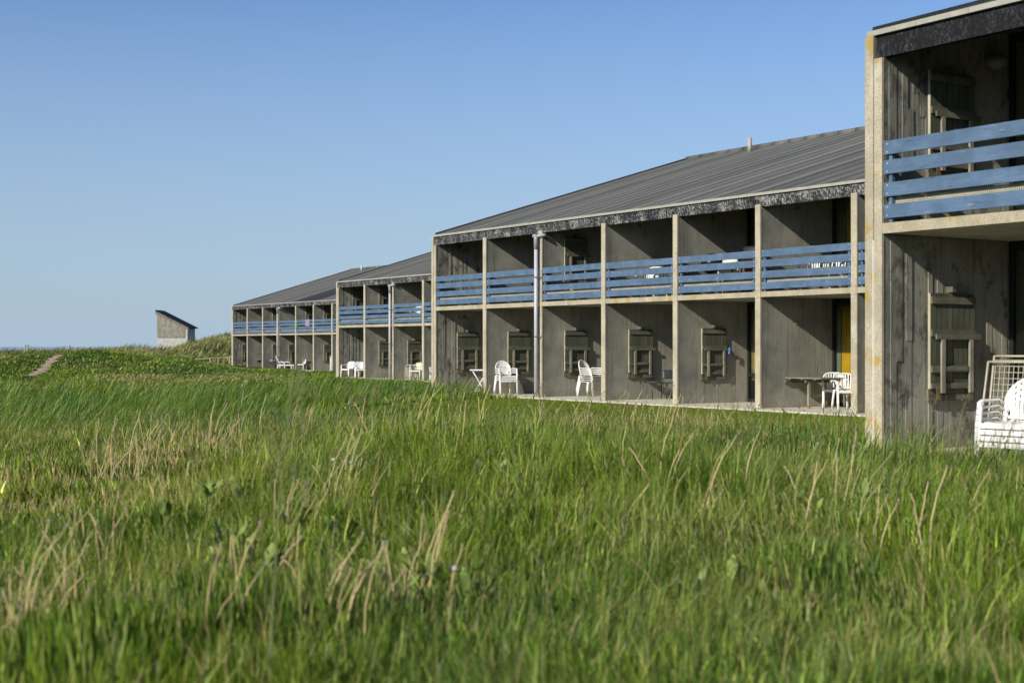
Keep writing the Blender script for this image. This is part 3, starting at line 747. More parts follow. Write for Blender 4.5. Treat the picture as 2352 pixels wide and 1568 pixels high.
# ------------------------------------------------------------------ other furniture
def table(name, label, b, x, y, z, rz, w_, d_, h, mat, top_mat=None):
    t = thing(name, label, 'table', bpos(b, x, y, z), THETA+rz)
    MB().box(-w_/2, w_/2, -d_/2, d_/2, h-.03, h).build('table_top', top_mat or mat, t, .006)
    for sx in (-1, 1):
        for sy in (-1, 1): MB().tube([(sx*(w_/2-.07), sy*(d_/2-.07), h-.03), (sx*(w_/2-.05), sy*(d_/2-.05), 0)], .022, 8).build('leg', mat, t)
    return t
table('balcony_table', 'black balcony table left of the large downpipe', 2, 5.35, .85, UP, 0, .9, .7, .72, BLACK)
table('balcony_table', 'white balcony table carrying the potted plant', 2, 10.45, 1.0, UP, 0, .8, .8, .70, WHITE)
table('balcony_table', 'white balcony table between the white chairs above the dining table', 2, 16.9, .55, UP, 0, .9, .55, .70, WHITE)
table('slatted_table', 'brown slatted garden table at the right edge, beside the white chair stack', 1, 2.75, .45, 0, 0, 1.1, .8, .72, BATTEN)
# aluminium table with crossed legs
t = thing('cross_legged_table', 'aluminium folding table with crossed legs in front of the ribbed end wall', 'table', bpos(2, 2.55, .55, 0), THETA + R(8))
MB().box(-.42, .42, -.40, .40, .69, .73).build('table_top', ALU, t, .008)
for y in (-.34, .34):
    MB().bar((-.34, y, .68), (.30, y, .0), .018, .035).build('leg', ALU, t); MB().bar((.34, y+.022, .68), (-.30, y+.022, .0), .018, .035).build('leg', ALU, t)
MB().tube([(.30, -.34, .02), (.30, .34, .02)], .012, 8).build('foot_bar', ALU, t)
# striped cushion at its feet
t = thing('striped_cushion', 'small white and dark striped cushion lying at the feet of the aluminium table', 'cushion', bpos(2, 2.62, .16, 0), THETA)
MB().grid(lambda u, v: (.20*math.cos(2*math.pi*u)*math.sin(math.pi*(v*.98+.01)), .14*math.sin(2*math.pi*u)*math.sin(math.pi*(v*.98+.01)), .075-.075*math.cos(math.pi*(v*.98+.01))), 16, 8).build('cover', WHITE, t)
for z in (.045, .09, .125):
    rr = math.sqrt(max(.01, 1-((z-.075)/.075)**2)); MB().tube([(.204*rr*math.cos(q*math.pi/10), .144*rr*math.sin(q*math.pi/10), z) for q in range(21)], .006, 5).build('stripe', BLACK, t)
# wicker planter
t = thing('wicker_tub', 'pale woven tub standing left of the large downpipe', 'tub', bpos(2, 5.25, 1.55, 0), THETA)
MB().tube([(0, 0, .12), (0, 0, .25), (0, 0, .40), (0, 0, .46), (0, 0, .462), (0, 0, .30)], [.16, .185, .20, .205, .17, .15], 18).build('basket', simple('wicker', (.42, .37, .27), .8, .3, 40, .3, .01, 50), t)
MB().tube([(0, 0, 0), (0, 0, .119)], [.13, .15], 14).build('foot', DARKP, t)
# folded white deck chair leaning by the right pier of bay six
t = thing('folded_sunbed', 'white folded sunbed leaning behind the pier at the right end of the large block', 'sunbed', bpos(2, 17.66, .62, 0), THETA + R(-47))
f = MB()
for s in (-1, 1): f.bar((s*.27, -.10, 0), (s*.27, .25, 1.05), .04, .05)
f.build('frame', WHITE, t)
f = MB()
for i in range(12): f.bar((-.25, -.085+.028*i, .08+.083*i), (.25, -.085+.028*i, .08+.083*i), .015, .04)
f.build('slats', WHITE, t)
# steel mesh folding bed, nearest block
t = thing('folding_bed', 'beige steel mesh folding bed leaning on the nearest wall behind the white chairs', 'folding bed', bpos(1, .82, 1.62, 0), THETA + R(8))
f = MB(); y0 = .12
for s in (-1, 1):
    f.tube([(s*.30, -.02, 0), (s*.29, .06, .6), (s*.28, .14, 1.13)], .014, 8); f.tube([(s*.33, -.16, 0), (s*.32, -.05, .55), (s*.31, .05, 1.06)], .014, 8)
f.tube([(-.28, .14, 1.13), (.28, .14, 1.13)], .014, 8); f.tube([(-.31, .05, 1.06), (.31, .05, 1.06)], .014, 8); f.build('frame', BEIGEM, t)
f = MB()
for i in range(9): x = -.25+.5*i/8; f.tube([(x, -.0, .18), (x, .125, 1.08)], .0055, 5)
for i in range(13): k = i/12; f.tube([(-.275, .125*k, .18+.90*k), (.275, .125*k, .18+.90*k)], .0055, 5)
f.build('wire_mesh', BEIGEM, t)
# folded drying rack and yellow can on the upper balcony
t = thing('drying_rack', 'white folded drying rack behind the rail right of the large downpipe', 'drying rack', bpos(2, 8.6, .7, UP), THETA + R(25))
f = MB()
for s in (-1, 1): f.tube([(s*.32, -.05, 0), (s*.32, .12, 1.05), (s*.28, .13, 1.12)], .012, 8)
f.tube([(-.28, .13, 1.12), (.28, .13, 1.12)], .012, 8); f.build('frame', WHITE, t)
f = MB()
for i in range(8): k = .15+.1*i; f.tube([(-.31, -.05+.16*k, k), (.31, -.05+.16*k, k)], .005, 5)
f.build('rods', WHITE, t)
t = thing('watering_can', 'small yellow can behind the rail under the upper folded table', 'can', bpos(2, 7.15, .45, UP), THETA)
MB().tube([(0, 0, 0), (0, 0, .36), (0, 0, .40)], [.085, .07, .05], 14).build('can_body', simple('yellow_plastic', (.75, .55, .02), .4), t); MB().tube([(.06, 0, .34), (.14, 0, .30), (.13, 0, .12), (.075, 0, .08)], .012, 8).build('handle', BLACK, t)
# potted plant
t = thing('potted_plant', 'small green plant in a white pot on the balcony table', 'plant', bpos(2, 10.4, .95, UP+.70), 0)
MB().tube([(0, 0, 0), (0, 0, .13), (0, 0, .14)], [.07, .10, .095], 16).build('pot', WHITE, t)
lf = MB()
for i in range(46):
    a, e, l = random.uniform(0, 6.28), random.uniform(.5, 1.4), random.uniform(.14, .26); d = Vector((math.cos(a)*math.cos(e), math.sin(a)*math.cos(e), math.sin(e)))
    n_ = d.cross(Vector((0, 0, 1))).normalized()*.03; p = Vector((0, 0, .13)); lf.add([p, p+d*l*.5+n_, p+d*l, p+d*l*.5-n_], [(0, 1, 2, 3)])
lf.build('leaves', simple('pot_plant_leaf', (.07, .16, .02), .5), t)
# kettle grill and red cool box
t = thing('kettle_grill', 'round black kettle grill behind the balcony rail of the fifth bay', 'grill', bpos(2, 12.75, .75, UP), THETA)
MB().grid(lambda u, v: (.29*math.cos(2*math.pi*u)*math.sin(math.pi*(v*.96+.02)), .29*math.sin(2*math.pi*u)*math.sin(math.pi*(v*.96+.02)), .80-.27*math.cos(math.pi*(v*.96+.02))), 20, 12).build('bowl', simple('black_enamel', (.012, .012, .012), .25), t)
for k in range(3): a = 2.1*k; MB().tube([(.16*math.cos(a), .16*math.sin(a), .58), (.30*math.cos(a), .30*math.sin(a), 0)], .012, 8).build('leg', ALU, t)
t = thing('cool_box', 'red cool box behind the rail beside the pier, fifth bay balcony', 'box', bpos(2, 14.70, .45, UP+.50), THETA)
MB().box(-.30, .30, -.14, .14, 0, .24).build('box_body', simple('red_plastic', (.55, .012, .015), .4), t, .015); MB().box(-.31, .31, -.15, .15, .242, .30).build('lid', simple('red_plastic_lid', (.60, .015, .018), .4), t, .01)
table('balcony_stand', 'dark low stand carrying the red cool box', 2, 14.70, .45, UP, 0, .7, .4, .50, BLACK)
# sun lounger, far block
t = thing('sun_lounger', 'white slatted sun lounger with raised back on the farthest patio', 'sun lounger', bpos(4, 9.85, .35, 0), THETA + R(120))
f = MB()
for s in (-1, 1):
    f.bar((s*.30, -.95, .33), (s*.30, .55, .33), .05, .06)
    for y in (-.80, .45): f.tube([(s*.30, y-.12, .33), (s*.30, y-.10, .06), (s*.30, y, .0), (s*.30, y+.10, .06), (s*.30, y+.12, .33)], .03, 6)
f.build('frame', WHITE, t)
f = MB()
for i in range(11): y = -.92+.11*i; f.box(-.28, .28, y, y+.075, .345, .365)
f.build('bed', WHITE, t)
f = MB(); f.tube([(-.30, .28, .36), (-.29, .72, .95), (-.18, .79, 1.03), (.18, .79, 1.03), (.29, .72, .95), (.30, .28, .36)], .03, 8)
for i in range(7): x = -.22+.44*i/6; f.bar((x, .29, .37), (x*.9, .77, 1.01), .05, .016)
f.build('backrest', WHITE, t)
for s in (-1, 1): MB().tube([(s*.33, -.12, .36), (s*.345, -.10, .52), (s*.345, .02, .57), (s*.345, .28, .56), (s*.34, .40, .50)], .028, 8).build('armrest', WHITE, t)
# blue towel over chair, slatted steel frames of the middle block
t = MB(); t.plate(lambda u, v: ((u-.5)*.40, .30+.05*math.sin(7*u)*.4 - (.16 if v < .5 else 0)*1 + .16*abs(v-.5)*0, .86 - .62*abs(v-.5)*2*(.9 if v < .5 else .75) + .01*math.sin(9*u)), 12, 12, .012, (0, -1, 0))
N = Nodes('patterned_towel'); v = N.coord(False); N.set(Base_Color=N.ramp(N.noise(v, 7, 2, .5), [(.40, (.03, .22, .62)), (.5, (.03, .26, .62)), (.54, (.04, .35, .10)), (.62, (.6, .65, .7))]), Roughness=.95)
o = t.build('towel', N.mat); o.location = bpos(3, 1.75, .40, 0); o.rotation_euler = (0, 0, THETA+R(45)); tag(o, 'blue and green patterned towel hung over a chair of the middle block', 'towel')
t = thing('towel_chair', 'white armchair under the blue towel in the end bay of the middle block', 'chair', bpos(3, 0, 0, 0), 0); bpy.data.objects.remove(t)
LOW.put(3, 1.75, .60, 0, R(45), 'white armchair under the blue towel, end bay of the middle block')
def make_hoop():
    t = thing('folded_steel_chair', '', 'folding chair')
    f = MB(); f.tube([(-.22, 0, .02), (-.22, .10, .62), (-.16, .11, .70), (.16, .11, .70), (.22, .10, .62), (.22, 0, .02), (.16, -.01, 0), (-.16, -.01, 0), (-.22, 0, .02)], .012, 7); f.build('frame', ALU, t)
    f = MB()
    for i in range(6): x = -.15+.3*i/5; f.bar((x, .01, .1), (x, .09, .6), .025, .008)
    f.build('slats', BEIGEM, t); return Proto(t)
HP = make_hoop()
for i in range(2): HP.put(3, 6.72+.10*i, .66+.16*i, 0, R(50), '%s folded steel chair leaning left of the pale armchair' % ('front', 'rear')[i], 'folded steel chairs of the middle block')
t = thing('slatted_chair', 'white slatted chair lying tilted, half hidden by the large block\'s end wall', 'chair', bpos(3, 9.62, .42, .02), THETA + R(60))
f = MB()
for s in (-1, 1): f.bar((s*.25, -.2, 0), (s*.25, .15, .62), .03, .04); f.bar((s*.25, .25, 0), (s*.25, -.2, .45), .03, .04)
f.build('frame', WHITE, t)
f = MB()
for i in range(7): f.bar((-.25, -.18+.048*i, .05+.085*i), (.25, -.18+.048*i, .05+.085*i), .012, .045)
f.build('slats', WHITE, t)
# bits on the far balcony rail
def drape(name, label, cat, b, x, w_, drop, mat):
    m = MB(); m.plate(lambda u, v: ((u-.5)*w_, -.008-.012*math.sin(u*9)*v - (0 if v > .12 else -.06*(1-v/.12)), 3.70 - drop*max(0, v-.06) + .004*math.sin(u*12)), 14, 12, .006, (0, -1, 0))
    o = m.build(name, mat); o.location = bpos(b, x, 0, 0); o.rotation_euler = (0, 0, THETA); tag(o, label, cat)
drape('towel', 'lilac towel hung over the blue rail of the farthest block', 'towel', 4, 14.35, .75, .52, simple('lilac_terry', (.26, .22, .34), .95, .15, 30))
drape('cloth', 'green cloth hanging on the far balcony rail beside a pier', 'cloth', 4, 12.55, .26, .62, simple('green_cloth', (.02, .22, .11), .95, .2, 10))
m = MB(); m.box(-.32, .32, 0, .22, 0, .09); o = m.build('folded_linen', WHITE, None, .02); o.location = bpos(4, 8.55, .13, UP+.68); o.rotation_euler = (0, 0, THETA); tag(o, 'white folded linen on the far balcony left of the downpipe', 'linen')
table('balcony_table', 'white far balcony table under the folded linen', 4, 8.55, .45, UP, 0, .8, .7, .68, WHITE)
# blue rag on the folded table of bay five
m = MB(); m.plate(lambda u, v: (.0+.02*math.sin(5*u), (u-.5)*(.09+.04*v), -.17*v), 5, 6, .012, (1, 0, 0)); o = m.build('rag', simple('blue_rag', (.06, .20, .55), .9, .3, 20)); o.location = bpos(2, wall_x(2, 5)+.128, 1.66, 1.41); o.rotation_euler = (0, 0, THETA)
tag(o, 'small blue rag tied to the corner of a folded wall table', 'rag')
# curtains and blinds behind the glass of the large block
def curtain(b, k, up, x0, x1, mat, label, cat='curtain', z1=None):
    z0 = UP*up + (.55 if k == 5 and not up else .06); z1 = z1 or UP*up+2.42
    m = MB(); n_ = max(8, int((x1-x0)*70))
    m.plate(lambda u, v: (x0+(x1-x0)*u, 2.462+.014*math.sin(u*(x1-x0)*62)+.006*math.sin(u*31), z0+(z1-z0)*v), n_, 4, .004, (0, -1, 0))
    o = m.build('curtain' if cat == 'curtain' else 'blind', mat); o.location = bpos(b, EDGES[b][k-1][0], 0, 0); o.rotation_euler = (0, 0, THETA); tag(o, label, cat)
curtain(2, 6, 0, .22, .80, ORANGE, 'orange curtain in the ground-floor window behind the dining table'); curtain(2, 6, 0, .03, .215, BLIND, 'grey-green blind left of the orange curtain behind the dining table', 'blind')
curtain(2, 5, 0, .145, .42, ORANGE, 'orange curtain in the ground-floor window next to the blue rag'); curtain(2, 5, 0, .03, .14, BLIND, 'grey-green blind in the ground-floor window next to the blue rag', 'blind')
curtain(2, 6, 1, .38, .80, ORANGE, 'orange curtain in the upper window above the dining table', z1=UP+2.5); curtain(2, 6, 1, .09, .37, BLIND, 'grey-green blind in the upper window above the dining table', 'blind', z1=UP+2.5)
curtain(2, 5, 1, .16, .45, ORANGE, 'orange curtain in the upper window behind the red cool box', z1=UP+2.5)

# ------------------------------------------------------------------ shed, fence, handrail in the dunes
sx, sy = -40.2, 160.; s = 160/3267.
zb = lambda py: EYE + (796-py)*s
t = thing('beach_shed', 'small pent-roofed shed with vertical slats and pale base standing alone in the dunes', 'shed', (-36.5, 160, 0), R(-1))
W, Dp = 3.46, 3.5; zt, zl, z0 = zb(716), zb(751.5), -1.0
b_ = MB(); b_.add([(-W, 0, z0), (0, 0, z0), (0, 0, zl), (-W, 0, zt), (-W, Dp, z0), (0, Dp, z0), (0, Dp, zl), (-W, Dp, zt)], [(0, 1, 2, 3), (5, 4, 7, 6), (1, 5, 6, 2), (4, 0, 3, 7), (3, 2, 6, 7)])
b_.build('wall', PALEC, t)
MB().add([(-W+.02, -.03, zb(774.5)), (-.32, -.03, zb(774.5)), (-.32, -.03, zl+.32*(zt-zl)/W-.05), (-W+.02, -.03, zt-.08), (-W+.02, -.004, zb(774.5)), (-.32, -.004, zb(774.5)), (-.32, -.004, zl+.32*(zt-zl)/W-.05), (-W+.02, -.004, zt-.08)], [(0, 1, 2, 3), (0, 4, 5, 1), (1, 5, 6, 2), (3, 7, 4, 0), (2, 6, 7, 3)]).build('dark_cladding', DARKB, t)
f = MB()
for i in range(23):
    x = -W+.08+i*(W-.42)/22.5; f.box(x, x+.072, -.10, -.032, zb(774.8), zt-.15+(zl-zt)*(x+W)/W)
f.build('slats', SLAT, t)
sl_ = (zl-zt)/W
def rf(x, o): return zt+sl_*(x+W)+o
f = MB(); f.add([(-W-.15, -.13, rf(-W-.15, -.28)), (.12, -.13, rf(.12, -.28)), (.12, -.13, rf(.12, .03)), (-W-.15, -.13, rf(-W-.15, .03)), (-W-.15, -.105, rf(-W-.15, -.28)), (.12, -.105, rf(.12, -.28)), (.12, -.105, rf(.12, .03)), (-W-.15, -.105, rf(-W-.15, .03))], [(0, 1, 2, 3), (7, 6, 5, 4), (0, 4, 5, 1), (1, 5, 6, 2), (2, 6, 7, 3), (3, 7, 4, 0)]); f.build('barge_board', GREYB, t)
f = MB(); f.add([(-W-.15, -.13, rf(-W-.15, .035)), (.3, -.13, rf(.3, .035)), (.3, Dp+.2, rf(.3, .035)), (-W-.15, Dp+.2, rf(-W-.15, .035)), (-W-.15, -.13, rf(-W-.15, .15)), (.3, -.13, rf(.3, .15)), (.3, Dp+.2, rf(.3, .15)), (-W-.15, Dp+.2, rf(-W-.15, .15))], [(3, 2, 1, 0), (4, 5, 6, 7), (0, 1, 5, 4), (1, 2, 6, 5), (2, 3, 7, 6), (3, 0, 4, 7)]); f.build('roof', FELT, t)

def at(px, Y): return (px-1176)/3266.7*Y
POST = simple('grey_fence_post', (.36, .33, .27), .9, .2, 4)
t = thing('wire_fence', 'weathered post and wire fence along the dune crest above the sea', 'fence', (at(150, 141), 141, 0), 0)
pp = []
for px, dy, top, lean in ((57, 0, 790, .0), (62.5, .6, 791.5, .04), (94.5, 3, 795, -.03), (158.6, -2, 792, .02), (177, 1, 796.5, 0), (272.7, 3, 796.5, .05)):
    Y = 141+dy; X = at(px, Y); zt_ = EYE + (796-top)*Y/3266.7; gz = float(terrain(X, Y))-.3
    lo = (X-at(150, 141), dy, gz); hi = (lo[0]+lean, dy, zt_); pp.append(hi)
    MB().tube([lo, hi], .10 if px in (158.6,) else .085, 8).build('post', POST, t)
f = MB()
for a, c in zip(pp[:-1], pp[1:]):
    for d in (.10, .32):
        a2, c2 = Vector(a)-Vector((0, 0, d)), Vector(c)-Vector((0, 0, d)); mid = (a2+c2)/2 - Vector((0, 0, .10))
        f.tube([a2, mid, c2], .014, 4)
f.build('wire', simple('rusty_wire', (.22, .2, .19), .7), t)
t = thing('timber_handrail', 'low timber handrail left of the farthest block', 'handrail', (at(490, 116), 116, 0), R(-6))
zr = EYE + (796-821)*116/3266.7
MB().bar((-1.35, -.5, zr-.13), (1.9, .6, zr+.10), .10, .09).build('top_rail', TIMBER, t)
MB().bar((-.85, -.4, zr-.42), (-.2, -.2, zr-.40), .07, .07).build('lower_rail', TIMBER, t)
for x, y in ((-.22, -.15), (.40, .08), (1.25, .36)): MB().tube([(x, y, -.9), (x, y, zr-.05+.06*x)], .055, 8).build('post', TIMBER, t)

# ------------------------------------------------------------------ grass
LEAF = m_leaf('grass_blade')
def blades(x, y, h, wd, lx, ly, col, nseg, flat=None):
    """ribbons: one per blade, tapering, bending along (lx, ly)"""
    n = len(x); z = terrain(x, y) - .01; ph = RNG.random(n)*np.pi*2 if flat is None else flat
    t = np.linspace(0, 1, nseg+1); bend = np.hypot(lx, ly)
    zz = np.sqrt(np.maximum(h**2 - (bend*.9)**2, (h*.35)**2))
    cx = x[:, None] + lx[:, None]*t**2; cy = y[:, None] + ly[:, None]*t**2
    cz = z[:, None] + zz[:, None]*(t + .18*t*(1-t))
    ww = wd[:, None]*.5*np.array([.75 + .5*q if q < .4 else (1-q)/.6*.9+.05 for q in t])
    dx, dy = np.cos(ph)[:, None]*ww, np.sin(ph)[:, None]*ww
    V = np.stack([np.stack([cx-dx, cy-dy, cz], -1), np.stack([cx+dx, cy+dy, cz], -1)], 2).reshape(-1, 3)
    base = (np.arange(n)*(nseg+1)*2)[:, None]; F = []
    for k in range(nseg): F.append(np.stack([base[:, 0]+2*k, base[:, 0]+2*k+1, base[:, 0]+2*k+3, base[:, 0]+2*k+2], -1))
    F = np.stack(F, 1).reshape(-1, 4)
    return V, F, np.repeat(col, (nseg+1)*2, 0)
def pack(name, parts, label):
    Vs, Fs, Cs, o = [], [], [], 0
    for V, F, C in parts: Vs.append(V); Fs.append(F+o); Cs.append(C); o += len(V)
    ob = link(name, np_mesh(name, np.concatenate(Vs), np.concatenate(Fs), LEAF, np.concatenate(Cs)))
    return tag(ob, label, 'grass', kind='stuff')
def scatter(n, r0, r1, p0=-.56, p1=.50):
    if r1 <= 15 and p0 == -.56: p0, p1, n = -.98, .92, int(n*1.79)          # wider close by, for a step to the side
    elif r1 <= 30 and p0 == -.56: p0, p1, n = -.66, .62, int(n*1.2)
    """n points in the wedge of ground ahead, even per square metre"""
    Y = np.sqrt(RNG.random(n)*(r1**2-r0**2)+r0**2); P = p0+(p1-p0)*RNG.random(n); return P*Y, Y
def local(b, x, y): return UOUT[b]-(-x*SA+y*CA), x*CA+y*SA-DIST[b]
def zones(x, y):
    z = {}
    lx2, ly2 = local(2, x, y); lx3, ly3 = local(3, x, y); lx4, ly4 = local(4, x, y)
    lawn = (lx2 > 6.5) & (lx2 < 30) & (ly2 > -6.8 + 1.6*(vnoise(x, y, 3, 9)-.5)) & (ly2 < -.75)
    lawn |= (lx3 > -1) & (lx3 < 28.5) & (ly3 > -3.2) & (ly3 < -.75)
    z['lawn'] = lawn
    z['ramp2'] = np.clip((-.75-ly2)/6., 0, 1)
    z['worn'] = np.exp(-.5*(((x+.335*y)/.75)**2+((y-11.9)/1.7)**2))
    z['stub'] = np.exp(-.5*((x+4.1-.17*(y-13))/.62)**2)*sstep(11.5, 13.5, y)*(1-sstep(19.5, 22, y)) + .6*np.exp(-.5*(((x+1.9)/1.4)**2+((y-19.6)/1.0)**2))
    z['wind'] = sstep(19, 27, y)*sstep(3, -3, x)*(1-sstep(60, 68, y))
    return z
G1, G2, G3, G4 = np.array([.108, .174, .017]), np.array([.215, .272, .026]), np.array([.062, .124, .024]), np.array([.36, .36, .09])
TAN, PINK = np.array([.54, .45, .18]), np.array([.50, .36, .20])
def mixc(a, b, t): return a*(1-t[:, None]) + b*t[:, None]
def palette(x, y, n, z):
    r1, r2, r3 = RNG.random(n), RNG.random(n), RNG.random(n)
    p = vnoise(x, y, 1.3, 21); q = vnoise(x, y, 4.5, 22)
    c = mixc(np.repeat(G1[None], n, 0), np.repeat(G2[None], n, 0), np.clip(r1*.9+(q-.5)*.8, 0, 1))
    c = mixc(c, np.repeat(G3[None], n, 0), np.clip((p-.40)*2.2, 0, .8)*(r2 > .3))
    c = mixc(c, np.repeat(G4[None], n, 0), (r3 > .90)*.8)
    lush = sstep(.2, 2.5, x)*sstep(8.5, 11, y)*(1-sstep(18, 23, y))*(.5+.7*vnoise(x, y, 2.0, 25)); c = mixc(c, np.repeat(G3[None]*1.15, n, 0), np.clip(lush*.6, 0, .7))
    dk = np.clip((vnoise(x, y, .55, 23)-.52)*3.2, 0, 1); c = mixc(c, c*np.array([.55, .66, .60]), dk*.8)     # darker blade colour in clumps
    lt = np.clip((vnoise(x, y, .8, 24)-.60)*3.5, 0, 1); c = mixc(c, np.repeat(np.array([[.26, .29, .075]]), n, 0), lt*.55)
    return 1.12*c*np.exp(RNG.normal(0, .42, n))[:, None]
def meadow(n, r0, r1, wd, nseg, hmul=1., tall=.3):
    x, y = scatter(n, r0, r1); k = flat_mask(x, y) > 0; x, y = x[k], y[k]
    z = zones(x, y); k = ~z['lawn'] & (y < 74+2*np.sin(x)); x, y = x[k], y[k]; z = {a: v[k] for a, v in z.items()}
    k = RNG.random(len(x)) > .55*np.clip(z['worn'], 0, 1)*.9; x, y = x[k], y[k]; z = {a: v[k] for a, v in z.items()}
    n = len(x); cl = vnoise(x, y, .42, 31)**1.3*1.25; cl2 = vnoise(x, y, 2.6, 32); cd_ = (vnoise(x, y, .7, 33)-.5)*9
    tallb = RNG.random(n) < .22
    h = tall*np.where(tallb, .55+.65*RNG.random(n), .22+.45*RNG.random(n))*(.45+.8*cl+.45*cl2)*hmul
    h = h*(1+.8*z['wind'])*(1-.80*np.clip(z['worn'], 0, 1))*(1-.45*np.clip(z['stub'], 0, 1))
    lx2, ly2 = local(2, x, y); edge2 = (lx2 > 5) & (ly2 > -11); h = np.where(edge2, h*np.clip(.45+.55*(-ly2-5)/6, .45, 1), h)
    lx1, ly1 = local(1, x, y); h = h*(1 + .7*((ly1 > -2.5) & (ly1 < .5) & (lx1 > -1.2)))
    lx3, ly3 = local(3, x, y); h = np.where((ly3 > -9) & (lx3 < 30) & (lx3 > -1), h*.55, h)
    lx4, ly4 = local(4, x, y); h = np.where((ly4 > -22) & (lx4 > -3), h*.45, h)
    col = palette(x, y, n, z)
    dark = z['wind']*(vnoise(x, y, 6, 41) > .35)
    col = mixc(col, col*np.array([.72, .86, .95]), dark)
    tan = (RNG.random(n) < .035 + .16*np.clip(z['stub'], 0, 1) + .05*z['worn']) | ((RNG.random(n) < .5) & (np.abs(y-63) < 4*vnoise(x, y, 3, 44)) & (x < -9))
    tc = mixc(np.repeat(TAN[None], n, 0), np.repeat(PINK[None], n, 0), RNG.random(n))*(.6+.6*RNG.random(n))[:, None]
    col = np.where(tan[:, None], tc, col)
    h = h*(1+.35*np.exp(-(np.abs(x+.3)/2.6)**4)*np.exp(-(np.abs(y-13)/5.)**4)*vnoise(x, y, .9, 35)*1.6)
    h = h*(1-.38*sstep(1.5, 4, x)*sstep(15, 18, y)*(y < 40))
    le = .06+.72*RNG.random(n)**1.5+.25*z['wind']; a = (cd_ + RNG.normal(0, .9, n))*(1-.62*z['wind'])
    lx, ly = h*le*np.cos(a), h*le*np.sin(a)
    return blades(x, y, h, wd*(.6+.8*RNG.random(n)), lx, ly, col, nseg)
def straw(n, r0, r1, wd):
    """drifts of fine dead stems"""
    x, y = scatter(n, r0, r1, -.45, .40); k = flat_mask(x, y) > 0; x, y = x[k], y[k]; z = zones(x, y)
    band = np.exp(-.5*((y-21+.1*x)/1.8)**2)*sstep(-5, -1, x)*(1-sstep(4.5, 7, x))
    d = np.clip(z['stub'], 0, 1)*.62 + .34*band*sstep(.40, .62, vnoise(x, y, 1.3, 71)) + .10*sstep(.60, .8, vnoise(x, y, 1.6, 72)) + .10*z['worn'] + .6*np.exp(-.5*(((x+2.25)/.3)**2+((y-6.3)/.5)**2))
    k = (RNG.random(len(x)) < d*.85) & ~z['lawn']; x, y = x[k], y[k]; d = d[k]; n = len(x)
    h = .12+.26*RNG.random(n)*(1-.5*np.clip(z['stub'][k], 0, 1))*(1-.6*z['worn'][k]); a = RNG.random(n)*6.28; le = .10+.5*RNG.random(n)**2
    c = mixc(np.repeat(TAN[None], n, 0), np.repeat(PINK[None], n, 0), RNG.random(n))*np.exp(RNG.normal(0, .3, n))[:, None]
    return blades(x, y, h, wd*(.6+.8*RNG.random(n)), h*le*np.cos(a), h*le*np.sin(a), c, 3)
def bents(n, r0, r1, sc):
    """thin flowering stems, each with a small spindle of seed at its tip"""
    x, y = scatter(n, r0, r1, -.45, .42); k = (flat_mask(x, y) > 0) & (RNG.random(n) < .25+.75*vnoise(x, y, 1.5, 81)); x, y = x[k], y[k]; z = zones(x, y)
    k = ~z['lawn'] & (z['worn'] < .3); x, y = x[k], y[k]; n = len(x)
    h = .26+.26*RNG.random(n); a = RNG.normal(0, 1.4, n); le = .08+.32*RNG.random(n); lx, ly = h*le*np.cos(a), h*le*np.sin(a)
    gs = mixc(np.repeat(np.array([[.16, .20, .05]]), n, 0), np.repeat(np.array([[.40, .33, .16]]), n, 0), RNG.random(n))
    V, F, C = blades(x, y, h, np.full(n, .0030*sc), lx, ly, gs, 3)
    tip = V.reshape(n, -1, 3)[:, -2:].mean(1); d = np.stack([lx*1.6, ly*1.6, h*.7], 1); d /= np.linalg.norm(d, axis=1)[:, None]
    L = (.028+.045*RNG.random(n))[:, None]; ph = RNG.random(n)*6.28; wv = np.stack([np.cos(ph), np.sin(ph), np.zeros(n)], 1)*(.0045*sc)
    wv2 = np.cross(wv, d); P = np.stack([tip-d*L*.4, tip+wv, tip+d*L*.6, tip-wv, tip+wv2, tip-wv2], 1).reshape(-1, 3)
    b0 = (np.arange(n)*6)[:, None]; F2 = np.concatenate([b0+np.array([[0, 1, 2, 3]]), b0+np.array([[0, 4, 2, 5]])]) + len(V)
    hc = mixc(np.repeat(np.array([[.36, .30, .17]]), n, 0), np.repeat(np.array([[.22, .20, .09]]), n, 0), RNG.random(n))
    return np.concatenate([V, P]), np.concatenate([F, F2]), np.concatenate([C, np.repeat(hc, 6, 0)])
pack('meadow_grass', [bents(1500, 4.5, 10, 1.), bents(5200, 10, 24, 1.5), straw(60000, 4, 12, .0045), straw(150000, 11, 26, .0075), meadow(105000, 2.8, 7.5, .0066, 4, 1, .215), meadow(180000, 7.5, 14, .0085, 4, 1, .235), meadow(200000, 14, 26, .013, 3, 1, .27), meadow(280000, 26, 46, .017, 3), meadow(210000, 46, 77, .032, 2)],
     'tall green meadow grass bending in the wind over the whole foreground')
# broad leaved undergrowth and clover between the blades
def herbs(n, r0, r1, s0):
    x, y = scatter(n, r0, r1); k = flat_mask(x, y) > 0; x, y = x[k], y[k]; z = zones(x, y); k = ~z['lawn']; x, y = x[k], y[k]; n = len(x)
    cw = np.clip((vnoise(x, y, .75, 52)-.5)*3, 0, 1); h = (.02+.22*RNG.random(n)*vnoise(x, y, .8, 51)**1.4)*(1+.8*cw); a = RNG.random(n)*6.28; l = s0*(.6+.9*RNG.random(n))
    c = palette(x, y, n, None); c = mixc(c, c*np.array([.50, .62, .55]), cw*(RNG.random(n) < .6)); c = np.where(((RNG.random(n) < .14) & (cw > .2))[:, None], np.array([[.30, .37, .09]])*(.7+.5*RNG.random(n))[:, None], c)
    V, F, C = blades(x, y, h+l, l*.75, l*1.2*np.cos(a), l*1.2*np.sin(a), c, 3); return V, F, C
